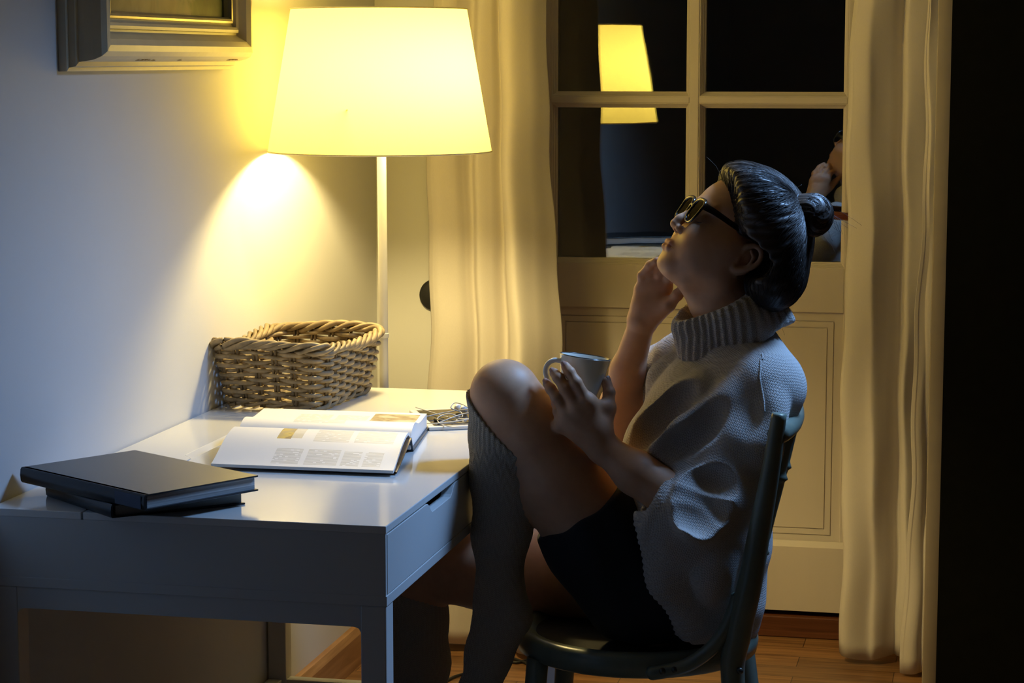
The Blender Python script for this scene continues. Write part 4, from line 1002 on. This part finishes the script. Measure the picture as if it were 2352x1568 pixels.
# ---- sweater
SW = Solid(); Ks = .035
SW.chain([(0.9912, 0.6550, 0.8391), (0.9655, 0.6550, 0.7522), (0.9579, 0.6550, 0.6239), (0.9613, 0.6550, 0.5177)], [.106, .123, .124, .120], Ks)
SW.chain([(0.9978, 0.6150, 0.8382), (0.9786, 0.6000, 0.7626), (0.9712, 0.6000, 0.6362)], [.104, .118, .118], Ks)
SW.cone((1.0390, 0.6450, 0.9309), (1.0662, 0.6350, 0.8853), .056, .069, Ks); SW.cone((1.0315, 0.6480, 0.9693), (1.0638, 0.6400, 0.9139), .050, .060, .03)
SW.cone((1.0395, 0.6100, 0.9246), (1.0819, 0.5680, 0.8934), .050, .066, .03)
SW.chain([(0.9772, 0.7000, 0.9030), (0.9373, 0.7450, 0.9048), (0.8884, 0.7950, 0.8641)], [.052, .058, .064], .03)
SW.chain([(0.8868, 0.7950, 0.8733), (0.8517, 0.7750, 0.8117), (0.8276, 0.7450, 0.7693)], [.062, .055, .048], .02)
SW.cone((1.0776, 0.5820, 0.8934), (1.0504, 0.5300, 0.7996), .066, .067, .03)
SW.cone((1.0504, 0.5300, 0.7996), (1.0251, 0.5000, 0.7249), .067, .066, .02)
SW.chain([(1.0251, 0.5000, 0.7249), (0.9947, 0.4740, 0.7000), (0.9511, 0.4720, 0.6927)], [.068, .068, .059], .02)
SW.chain([(0.9307, 0.4720, 0.7370), (0.9328, 0.4700, 0.6980), (0.9482, 0.4800, 0.6426)], [.022, .030, .024], .02)
SW.chain([(1.0327, 0.4850, 0.6599), (1.0023, 0.4750, 0.6412), (0.9617, 0.4700, 0.6490)], [.048, .046, .040], .025)
# lower front with the hem, and the part hanging over the seat
SW.chain([(0.8923, 0.5600, 0.6706), (0.9187, 0.5600, 0.5904), (0.9597, 0.5600, 0.5108)], [.030, .042, .046], .03)
SW.chain([(0.9085, 0.4800, 0.6805), (0.9487, 0.4800, 0.5883), (0.9896, 0.5000, 0.5164)], [.020, .036, .040], .03)
SW.cone((1.0279, 0.5000, 0.6094), (1.0265, 0.5200, 0.5244), .05, .045, .03)
SW.cone((1.0211, 0.6200, 0.5519), (1.0181, 0.6400, 0.4789), .05, .04, .03)
# folds: each follows a line on the base surface
def fold(pts, r_, k=.012, lift=.0, sub=False):
    s_, g_ = FB.snap(spline(pts, 6)); n = len(s_); env = [math.sin(math.pi * (0.02 + .96 * i / (n - 1))) for i in range(n)]
    o_ = [(-r_ + lift * e_ - .8 * k * (1 - e_)) if not sub else (r_ - lift * e_ + .8 * k * (1 - e_)) for e_ in env]
    for i in range(n - 1):
        SW.cone(s_[i] + g_[i] * o_[i], s_[i + 1] + g_[i + 1] * o_[i + 1], r_, r_, k, sub)
FB = Solid(); FB.ops = list(SW.ops)
for pts, r_ in [([(0.9789, 0.5200, 0.9364), (0.9394, 0.5000, 0.8937), (0.8937, 0.5200, 0.8424), (0.8555, 0.5600, 0.7943)], .020),
                ([(1.0242, 0.4700, 0.9361), (0.9736, 0.4600, 0.8795), (0.9318, 0.4600, 0.8214), (0.8890, 0.5000, 0.7552)], .020),
                ([(0.9301, 0.6600, 0.9517), (0.9008, 0.6600, 0.9062), (0.8698, 0.6600, 0.8529)], .012),
                ([(0.9505, 0.3800, 0.7841), (0.9745, 0.3800, 0.8011), (1.0062, 0.3800, 0.7975), (1.0379, 0.3800, 0.7828), (1.0766, 0.3800, 0.7539)], .018),
                ([(0.9550, 0.3800, 0.7487), (0.9855, 0.3800, 0.7431), (1.0174, 0.3800, 0.7228), (1.0499, 0.3800, 0.7034)], .016),
                ([(0.9699, 0.3800, 0.7137), (0.9963, 0.3800, 0.6940), (1.0281, 0.3800, 0.6843)], .014),
                ([(1.1086, 0.5000, 0.8992), (1.1025, 0.5000, 0.8423), (1.0865, 0.4600, 0.7919)], .014),
                ([(1.0349, 0.4400, 0.6448), (1.0215, 0.4400, 0.5942), (1.0276, 0.4400, 0.5515)], .018)]:
    fold(pts, r_ * 1.25, .020, .0135)
for pts, r_ in [([(1.0111, 0.4500, 0.8999), (0.9683, 0.4500, 0.8421), (0.9180, 0.4600, 0.7781)], .011), ([(0.9605, 0.5000, 0.9158), (0.9183, 0.5000, 0.8608), (0.8761, 0.5200, 0.7874)], .010),
                ([(0.9566, 0.3800, 0.8039), (0.9916, 0.3700, 0.8195), (1.0204, 0.3700, 0.8123), (1.0493, 0.3700, 0.7941), (1.0693, 0.3700, 0.7756)], .010),
                ([(0.9514, 0.3800, 0.7618), (0.9811, 0.3700, 0.7678), (1.0129, 0.3700, 0.7531), (1.0398, 0.3700, 0.7356), (1.0644, 0.3700, 0.7297)], .009), ([(0.9621, 0.3800, 0.7302), (0.9926, 0.3700, 0.7189), (1.0237, 0.3700, 0.7029)], .008)]:
    fold(pts, .020, .014, .0125, True)
SW.chain([SHL, ELB], [.052, .046], .012); SW.chain([ELB, (0.9582, 0.4800, 0.7187)], [.046, .0455], .01); SW.cone((1.0336, 0.6000, 0.9112), SHL, .055, .052, .012); SW.cone((1.0283, 0.6550, 0.9293), CH, .052, .092, .012); SW.ell(CH, (.090, .105, .098), None, .012)
# opening of the cuff, the neck hole, and the hem line
SW.cone((0.8272, 0.4880, 0.8055), (0.9299, 0.4780, 0.7251), .034, .046, .006, True)
_fc = np.array((0.9259, 0.4780, 0.7019)); _fd = np.array((0.9582, 0.4800, 0.7187)) - np.array((0.8854, 0.4860, 0.7613)); _fd /= np.linalg.norm(_fd)
_fu = np.array([0, 0, 1.]) - _fd * _fd[2]; _fu /= np.linalg.norm(_fu); _fv = np.cross(_fd, _fu)
_rg = [_fc + _fu * .052 * math.cos(a) + _fv * .046 * math.sin(a) - _fd * .006 * math.cos(a) for a in np.linspace(0, 2 * math.pi, 25)]
SW.chain(_rg, [.0085] * 25, .010)
SW.cone((0.7937, 0.7400, 0.7766), (0.8333, 0.7380, 0.7900), .040, .040, .006, True)
SW.cut((0.9505, 0.5500, 0.4741), (-.35, 0, -1), .02)
_ca = np.array((0.9329, 0.4600, 0.7001)); _cb = np.array((1.0189, 0.4500, 0.7059)); _ct = (_cb - _ca) / np.linalg.norm(_cb - _ca)
_ha, _hb = np.array((0.8593, 0.5600, 0.6691)), np.array((0.9196, 0.5600, 0.4862)); _hd = (_hb - _ha) / np.linalg.norm(_hb - _ha)
def sw_disp(p, d):
    # ribbed cuff and ribbed hem, loose stitches elsewhere
    a = (p - _ca) @ _ct; q = p - _ca - np.outer(a, _ct); w = 1 / (1 + np.exp((a - .020) / .004)) * (np.linalg.norm(p - np.array((0.9400, 0.4600, 0.6932)), axis=1) < .085)
    rib = .0007 * np.cos(np.arctan2(q @ np.array([0, 1., 0]), q[:, 2]) * 46) * w
    t = (p - _ha) @ _hd; px_ = (p - _ha) - np.outer(t, _hd); dx = px_ @ np.array([1., 0, 0])
    w2 = 1 / (1 + np.exp((dx - .075) / .006)) * (t > -.01) * (t < .24) * (p[:, 2] < .70) * (p[:, 1] > .43)
    rib2 = .0013 * np.cos(t / .0105 * 2 * np.pi + 14 * dx) * w2
    return -(rib + rib2) * (np.abs(d) < .02) + .0022 * np.sin(61 * p[:, 0] + 20 * p[:, 2]) * np.sin(47 * p[:, 2] - 30 * p[:, 1]) * (np.abs(d) < .02)
SW.disp = sw_disp
sweater = solid_obj('sweater', SW, 0.0021, M['sweater'], wm)
sweater['label'] = 'loose grey wool knit sweater with pushed-up sleeves'
# seam running down from the neck over the near shoulder
SF = Solid(); SF.ops = SW.ops
s_, g_ = SF.snap(spline([(1.0828, 0.5200, 0.9913), (1.0851, 0.4700, 0.9589), (1.0853, 0.4400, 0.9282), (1.0859, 0.4200, 0.8964)], 14))
b = MB(); b.tube([p + g * .0002 for p, g in zip(s_, g_)], 0.0016, 6); b.build('shoulder_seam', M['collar'], sweater, True)

# ---- roll neck, folded over, ribbed
c0, c1 = np.array((1.0009, 0.6480, 1.0199)), np.array((1.0281, 0.6550, 0.9477)); axn = (c0 - c1) / np.linalg.norm(c0 - c1)
e1 = -hr - axn * (-hr @ axn); e1 /= np.linalg.norm(e1); e2 = np.cross(axn, e1)
if e2 @ hf > 0: e2 = -e2                                     # e1 to the front, e2 to the near side
rowsC = [(-.085, .052), (-.050, .054), (-.015, .056), (.004, .060), (.012, .065), (.013, .071), (.006, .077), (-.010, .082), (-.030, .086), (-.050, .088), (-.070, .089), (-.084, .088), (-.090, .083), (-.088, .076)]
rowsC = [tuple(q) for q in np.array(spline([(a, b_, 0) for a, b_ in rowsC], 4))[:, :2]]
NT = 420; vv = []
for (s, r_) in rowsC:
    out_ = min(1, max(0, (r_ - .060) / .012))
    for k in range(NT):
        th = 2 * math.pi * k / NT; cF, cN = math.cos(th), math.sin(th)
        sh = (.018 * max(0, cN) * out_ * (1 if s > -.03 else .4)) * 0
        drop = out_ * max(0, -s) / .09
        ss_ = s * (1 + .30 * cF * out_ - .12 * cN * 0) - .012 * out_ * math.sin(2 * th + .8) * (s < .0)
        ss_ += (-.0072 * math.sin(th - .2) - .010 * cF) * min(1, max(0, (s + .085) / .075))
        tw = th + drop * .35 * math.sin(th + .6)
        rib = .0021 * math.cos(38 * tw + 3 * drop) * min(1, out_ + .35)
        wav = .0045 * math.sin(3 * th + 1.2) * out_ + .004 * math.sin(5 * th - .5 + 10 * s) * out_
        rr_ = r_ + rib + wav + .010 * drop * max(0, cF)
        c_ = c0 + (c1 - c0) * 0
        vv.append(c_ + axn * ss_ + e1 * rr_ * cF * 1.08 + e2 * rr_ * cN * .98 + e1 * (-.012) * drop)
n = len(rowsC); ff = [(i * NT + k, i * NT + (k + 1) % NT, (i + 1) * NT + (k + 1) % NT, (i + 1) * NT + k) for i in range(n - 1) for k in range(NT)]
col_ = mesh('collar', vv, ff, M['collar'], sweater, True); col_['label'] = 'ribbed folded roll neck'

# ---- dark skirt
SK = Solid()
SK.chain([HPL, (0.8124, 0.5550, 0.6346), (0.7492, 0.5350, 0.7357)], [.099, .094, .083], .02)
SK.chain([(0.8928, 0.7350, 0.5182), (0.8142, 0.7420, 0.5266)], [.096, .090], .02)
SK.cone((0.9116, 0.5850, 0.5379), (0.8996, 0.7150, 0.5155), .094, .094, .03); SK.cone((0.9341, 0.6550, 0.6152), (0.9197, 0.6550, 0.5460), .10, .11, .03)
SK.cut((0.7838, 0.5480, 0.6866), np.array((0.7492, 0.5350, 0.7357)) - np.array((0.8124, 0.5550, 0.6346)), .006)
SK.cut((0, 0, .4665), (0, 0, -1), .004)
SK.disp = lambda p, d: .002 * np.sin(90 * p[:, 0] + 40 * p[:, 2]) * (np.abs(d) < .02)
sk = solid_obj('skirt', SK, 0.003, M['skirt'], wm); sk['label'] = 'short dark skirt'

# ---- knee socks
def ribbed(axis_a, axis_b, top, length, nrib, amp=.0009):
    a, b_ = np.array(axis_a), np.array(axis_b); t = (b_ - a) / np.linalg.norm(b_ - a); u = np.cross(t, [0, 1, 0]); u /= np.linalg.norm(u); v = np.cross(t, u)
    def f(p, d):
        s = (p - a) @ t; th = np.arctan2((p - a) @ u, (p - a) @ v); w = 1 / (1 + np.exp((s - top - length) / .004))
        zz = .0007 * np.sin(np.abs(((th * 6 + s * 0) % 2) - 1) * 6.28 + s * 260) * (1 - w)
        return -(amp * np.cos(nrib * th) * w + zz) * (np.abs(d) < .015)
    return f
S1 = Solid(); O1 = .0048
S1.chain([(0.6582, 0.5200, 0.8706), (0.6574, 0.5200, 0.8083), (0.6574, 0.5200, 0.7421), (0.6514, 0.5200, 0.6382), (0.6506, 0.5200, 0.5449)], [.050 + O1 + .002, .050 + O1, .049 + O1, .040 + O1, .032 + O1], .02)
S1.chain([(0.6745, 0.5200, 0.7280), (0.6656, 0.5200, 0.6611)], [.034 + O1, .028 + O1], .03)
S1.chain([(0.6506, 0.5200, 0.5449), (0.6700, 0.5200, 0.5033)], [.033 + O1, .030 + O1], .02)
S1.chain([(0.6445, 0.5200, 0.5109), (0.6294, 0.5200, 0.4348), (0.6081, 0.5200, 0.3654), (0.5973, 0.5200, 0.3191)], [.034 + O1, .030 + O1, .022 + O1, .015 + O1], .02)
S1.chain([(0.6718, 0.5120, 0.5031), (0.6264, 0.5000, 0.3723)], [.024 + O1, .018 + O1], .02)
S1.chain([(0.7016, 0.5250, 0.8165), (0.6641, 0.5200, 0.8774)], [.063 + O1, .0545 + O1], .02); S1.ball((0.6530, 0.5170, 0.8870), .0420 + O1, .025)
S1.cut((0.6315, 0.5200, 0.8500), (.69, -.10, .72), .003)
S1.disp = ribbed((0.6538, 0.5200, 0.8705), (0.6521, 0.5200, 0.5450), .0, .075, 40)
s1 = solid_obj('sock', S1, 0.0017, M['sock'], wm); s1['label'] = 'grey ribbed knee sock on the drawn-up leg'
S2 = Solid()
S2.chain([(0.4392, 0.7700, 0.4824), (0.4388, 0.7700, 0.4217), (0.4425, 0.7700, 0.3407), (0.4385, 0.7700, 0.2096), (0.4476, 0.7700, 0.0618)], [.050 + O1, .0495 + O1, .0495 + O1, .040 + O1, .032 + O1], .02)
S2.chain([ANR, (HE[0] - .01, HE[1], .06), HE], [.034 + O1, .034 + O1, .030 + O1], .02); S2.chain([(HE[0] - .02, HE[1], .055), TO], [.036 + O1, .019 + O1 * .1], .02)
S2.cut((KNR[0], KNR[1], .47), (0.25, 0, 1), .003)
S2.disp = ribbed((0.4392, 0.7700, 0.4824), (0.4385, 0.7700, 0.2096), .05, .07, 40)
s2 = solid_obj('sock', S2, 0.002, M['sock'], wm); s2['label'] = 'grey knee sock on the leg under the desk'

# ---- hair
HQ = Solid()
def hh(px3, dy, r_): return (px3[0], px3[1] + dy, px3[2]), r_
HC = [((1.0526, 0.6400, 1.2033), .050, .030), ((1.0804, 0.6400, 1.1691), .058, .032), ((1.0897, 0.6400, 1.1259), .056, .034), ((1.0976, 0.6400, 1.0790), .0440, .032), ((1.0907, 0.6400, 1.0571), .0400, .030)]
for (c_, r_, dy) in HC: HQ.cone((c_[0], c_[1] - dy, c_[2]), (c_[0], c_[1] + dy, c_[2]), r_ * .97, r_ * .97, .03)
HQ.ell(hp(-.098, .030, 0), (.100 * HS, .084 * HS, .0815 * HS), HX, .02)
HQ.cone((1.0155, 0.6100, 1.2218), (1.0225, 0.6600, 1.2249), .026, .030, .03)
HQ.cut(hp(-.0175, .046, 0), ef * .72 - eu * .69, .010)
for sgn in (1, -1):
    HQ.cone(hp(-.106, -.022, .095 * sgn), hp(-.108, -.024, .062 * sgn), .034, .030, .008, True)
    HQ.cone(hp(-.088, -.030, .09 * sgn), hp(-.075, -.11, .07 * sgn), .036, .060, .010, True)
TIE = np.array((1.1203, 0.6400, 1.1884))
def flow(p):
    v = TIE - p; dd = np.linalg.norm(v, axis=1, keepdims=True) + 1e-6; v = v / dd
    return v
HQ.disp = None
HS_ = Solid(); HS_.ops = list(HQ.ops)
def hair_disp(p, d):
    q = p - TIE; az = np.arctan2(q @ (-hf), q @ np.cross(hf, hr) * 1.0 + 0 * q[:, 0]); rr_ = np.linalg.norm(q, axis=1)
    th = np.arctan2(q @ (-hf), q @ hu) + 3.0 * rr_
    el2 = np.arctan2(q @ hr, np.sqrt((q @ hf) ** 2 + (q @ hu) ** 2))
    return -(.0009 * np.sin(th * 13 + 3 * np.sin(el2 * 4)) + .0008 * np.sin(th * 37 + el2 * 9)) * np.clip(rr_ / .05, 0, 1) * (np.abs(d) < .02)
HQ.disp = hair_disp
hair = solid_obj('hair', HQ, 0.0020, M['hair'], wm); hair['label'] = 'dark brown hair gathered up at the back'
HB = Solid(); BUN = np.array((1.1518, 0.6420, 1.1744)); HB.ell(BUN, (.0335, .031, .0345), np.array([hr, -hf, hu]), .01); HB.cone(TIE + hr * .004, BUN, .018, .024, .02)
def bun_disp(p, d):
    q = p - BUN; a = np.arctan2(q @ hu, q @ hr); e_ = (q @ (-hf)) / .03
    return -(.0007 * np.sin(7 * (a * .7 + 1.6 * e_)) + .0006 * np.sin(25 * (a * .6 + 1.4 * e_))) * (np.abs(d) < .02)
HB.disp = bun_disp
bun = solid_obj('hair_bun', HB, 0.0018, M['hair'], wm)
b = MB()
tn = (BUN - TIE) / np.linalg.norm(BUN - TIE); tu = np.cross(tn, [0, 1, 0]); tu /= np.linalg.norm(tu); tv = np.cross(tn, tu)
for k_ in range(3): b.tube([TIE + tn * (.003 * (k_ - 1) + .002) + (tu * math.cos(a) + tv * math.sin(a)) * (.0205 + .001 * math.sin(5 * a + k_)) for a in np.linspace(0, 2 * math.pi, 40)[:-1]], .0024, 7, True)
b.build('hair_tie', M['lash'], wm, True)
# separate strands lying on the hair, and loose fly-away hairs
rs = np.random.default_rng(21); b = MB(); starts = []
lo_, hi_ = HS_.bounds()
cand = rs.uniform(lo_, hi_, (40000, 3)).astype(np.float32); dC = HS_.dist(cand); cand = cand[np.abs(dC) < .012]
cand, gC = HS_.snap(cand, 5); okc = np.abs(HS_.dist(cand)) < .002; cand = cand[okc]
cand = cand[:5200]; L_ = rs.uniform(.035, .085, len(cand)); nst = 9; paths = [cand]
cur = cand.copy(); off_ = rs.uniform(.0002, .0012, len(cand)); jit = rs.normal(0, .22, (len(cand), 3)).astype(np.float32)
for k_ in range(nst):
    v = flow(cur) + jit * (1 - k_ / nst); v /= np.linalg.norm(v, axis=1, keepdims=True); near_ = np.linalg.norm(TIE - cur, axis=1) < .022
    stp = np.where(near_, 0.0008, L_ / nst); cur = cur + v * stp[:, None]; cur, g_ = HS_.snap(cur, 2)
    paths.append(cur + g_ * (off_ * math.sin(math.pi * (k_ + 1) / (nst + 1)) * 1.6 + .0007)[:, None])
pa = np.stack(paths, 1)
for k_ in range(900):                       # strands wound round the bun
    a0, e0, ln = rs.uniform(0, 6.28), rs.uniform(-1.2, 1.2), rs.uniform(.6, 1.6); pts = []
    for j in range(10):
        a_ = a0 + ln * j / 9; e_ = e0 + .25 * math.sin(a_ * 1.5 + k_) ; rr_ = 1.02 + .05 * math.sin(math.pi * j / 9) * rs.uniform(0, 1)
        pts.append(BUN + rr_ * (hr * .0335 * math.cos(a_) * math.cos(e_) + hu * .0345 * math.sin(a_) * math.cos(e_) - hf * .031 * math.sin(e_)))
    b.tube(pts, [.00015] + [.00036] * 8 + [.00015], 3)
for p_ in pa: b.tube(p_, [.00015] + [.00036] * (nst - 1) + [.00015], 3)
for k_ in range(46):
    if k_ < 16: s0 = BUN + rs.normal(0, .012, 3) + hr * .02; d_ = hr * rs.uniform(.3, 1) - hu * rs.uniform(.1, 1.0)
    elif k_ < 30: s0 = np.array((1.0889, 0.6400, 1.0316)) + rs.normal(0, .012, 3); d_ = hr * rs.uniform(-.1, .7) - hu * rs.uniform(.6, 1.2)
    else: s0 = cand[rs.integers(len(cand))] + 0; d_ = hu * rs.uniform(.0, .8) + hr * rs.uniform(-.7, .6); 
    ln = rs.uniform(.02, .055); q = s0.astype(float); pts = [q]; d_ = d_ / np.linalg.norm(d_)
    for j in range(8):
        d_ = d_ + rs.normal(0, .12, 3) - hu * .05; d_ /= np.linalg.norm(d_); q = q + d_ * ln / 8; pts.append(q)
    b.tube(pts, .00022, 3)
b.build('hair_strands', M['hair'], hair, True)

# ---- glasses
gl = bpy.data.objects.new('glasses', None); COL.objects.link(gl); gl.parent = wm; gl.location = Vector(hp(0, -.012, 0)) - wloc(wm)
gl['label'] = 'black framed tinted glasses'
def gpt(u, v, sgn, f=0.0): return hp(.0045 + f - .10 * (abs(u)) ** 1.6 * 1.0 - .12 * max(0, -v - .012), -.0155 + v, u * sgn)
def rim_shape(n=56):
    out = []
    for k in range(n):
        a = 2 * math.pi * k / n; c_, s_ = math.cos(a), math.sin(a)
        x = .0262 * math.copysign(abs(c_) ** .72, c_); y = .0218 * math.copysign(abs(s_) ** .78, s_); x *= 1 + .10 * (y / .0218) * .9
        out.append((.0335 + x + (.0025 * (y > .008) * (x > .01)), y))
    return out
for sgn in (1, -1):
    b = MB(); pts = [gpt(u, v, sgn) for u, v in rim_shape()]; b.tube(pts, [.0021 + .0010 * max(0, v / .02) for u, v in rim_shape()], 10, True); b.build('rim', M['glasses'], gl, True)
    rim_ = rim_shape(); cen = gpt(.0335, 0, sgn, .0005); vv = [cen] + [gpt(u * .97 + .001, v * .97, sgn) for u, v in rim_]; nn = len(rim_)
    vv2 = vv + [np.array(q) - ef * .0015 for q in vv]
    ff = [(0, 1 + k, 1 + (k + 1) % nn) for k in range(nn)] + [(nn + 1, nn + 2 + (k + 1) % nn, nn + 2 + k) for k in range(nn)]
    b = MB(); b.add(vv2, ff); b.build('lens', M['lens'], gl, True)
    b = MB(); tp_ = [gpt(.0575, .0125, sgn), gpt(.0640, .0125, sgn, -.004), hp(-.018, -.001, .0695 * sgn), hp(-.060, .001, .0770 * sgn), hp(-.098, .003, .0805 * sgn), hp(-.120, -.006, .0800 * sgn)]
    sp_ = spline(tp_, 6); hh_ = np.interp(np.arange(len(sp_)), [0, 6, 14, len(sp_) - 1], [.0060, .0062, .0048, .0038]); vv = []
    for i, q in enumerate(sp_):
        q = np.array(q); t_ = np.array(sp_[min(i + 1, len(sp_) - 1)]) - np.array(sp_[max(i - 1, 0)]); t_ /= np.linalg.norm(t_); n_ = np.cross(t_, eu); n_ /= np.linalg.norm(n_); up_ = np.cross(n_, t_)
        for a in range(12):
            c_, s_ = math.cos(a * math.pi / 6), math.sin(a * math.pi / 6); vv.append(q + n_ * .0018 * math.copysign(abs(c_) ** .5, c_) + up_ * hh_[i] * math.copysign(abs(s_) ** .6, s_))
    n = len(sp_); ff = [(i * 12 + k, i * 12 + (k + 1) % 12, (i + 1) * 12 + (k + 1) % 12, (i + 1) * 12 + k) for i in range(n - 1) for k in range(12)] + [tuple(range(12)), tuple((n - 1) * 12 + k for k in range(12))]
    b.add(vv, ff); b.build('temple', M['glasses'], gl, True, 50)
b = MB(); b.tube(spline([gpt(.0105, .0055, 1), gpt(.004, .0085, 1, .001), gpt(.004, .0085, -1, .001), gpt(.0105, .0055, -1)], 6), .0023, 10); b.build('bridge', M['glasses'], gl, True)

# ------------------------------------------------------------------ mug in her left hand
mr, ml = np.array((0.7950, 0.5180, 0.9449)), np.array((0.7848, 0.5120, 0.8616))
mg = thing('mug', 'pale grey ceramic mug held in the left hand of the woman', 'mug', tuple(ml))
ma_ = (mr - ml) / np.linalg.norm(mr - ml); Hm = float(np.linalg.norm(mr - ml))
b = MB(); b.lathe([(0, 0), (.0250, 0), (.0275, .003), (.0290, .010), (.0345, Hm * .5), (.0418, Hm - .001), (.0424, Hm), (.0412, Hm + .0012), (.0398, Hm), (.0328, Hm * .5), (.0270, .012), (0, .006)], tuple(ml), 72, axis=tuple(ma_)); b.build('body', M['cup'], mg, True, 60)
b = MB(); n = 72; q_ = Vector((0, 0, 1)).rotation_difference(Vector(ma_))
b.tube([Vector(ml) + q_ @ Vector((.0411 * math.cos(2 * math.pi * k / n), .0411 * math.sin(2 * math.pi * k / n), Hm + .0006)) for k in range(n)], .0011, 6, True); tag(b.build('rim', M['cuprim'], mg, True), 'thin dark rim line')
b = MB(); b.tube(spline([(0.7641, 0.5050, 0.9320), (0.7572, 0.5030, 0.9386), (0.7459, 0.5010, 0.9400), (0.7359, 0.5000, 0.9333), (0.7323, 0.5000, 0.9209), (0.7367, 0.5000, 0.9059), (0.7468, 0.5010, 0.8924), (0.7603, 0.5030, 0.8817), (0.7723, 0.5050, 0.8752)], 8), .0042, 12); b.build('handle', M['cup'], mg, True)
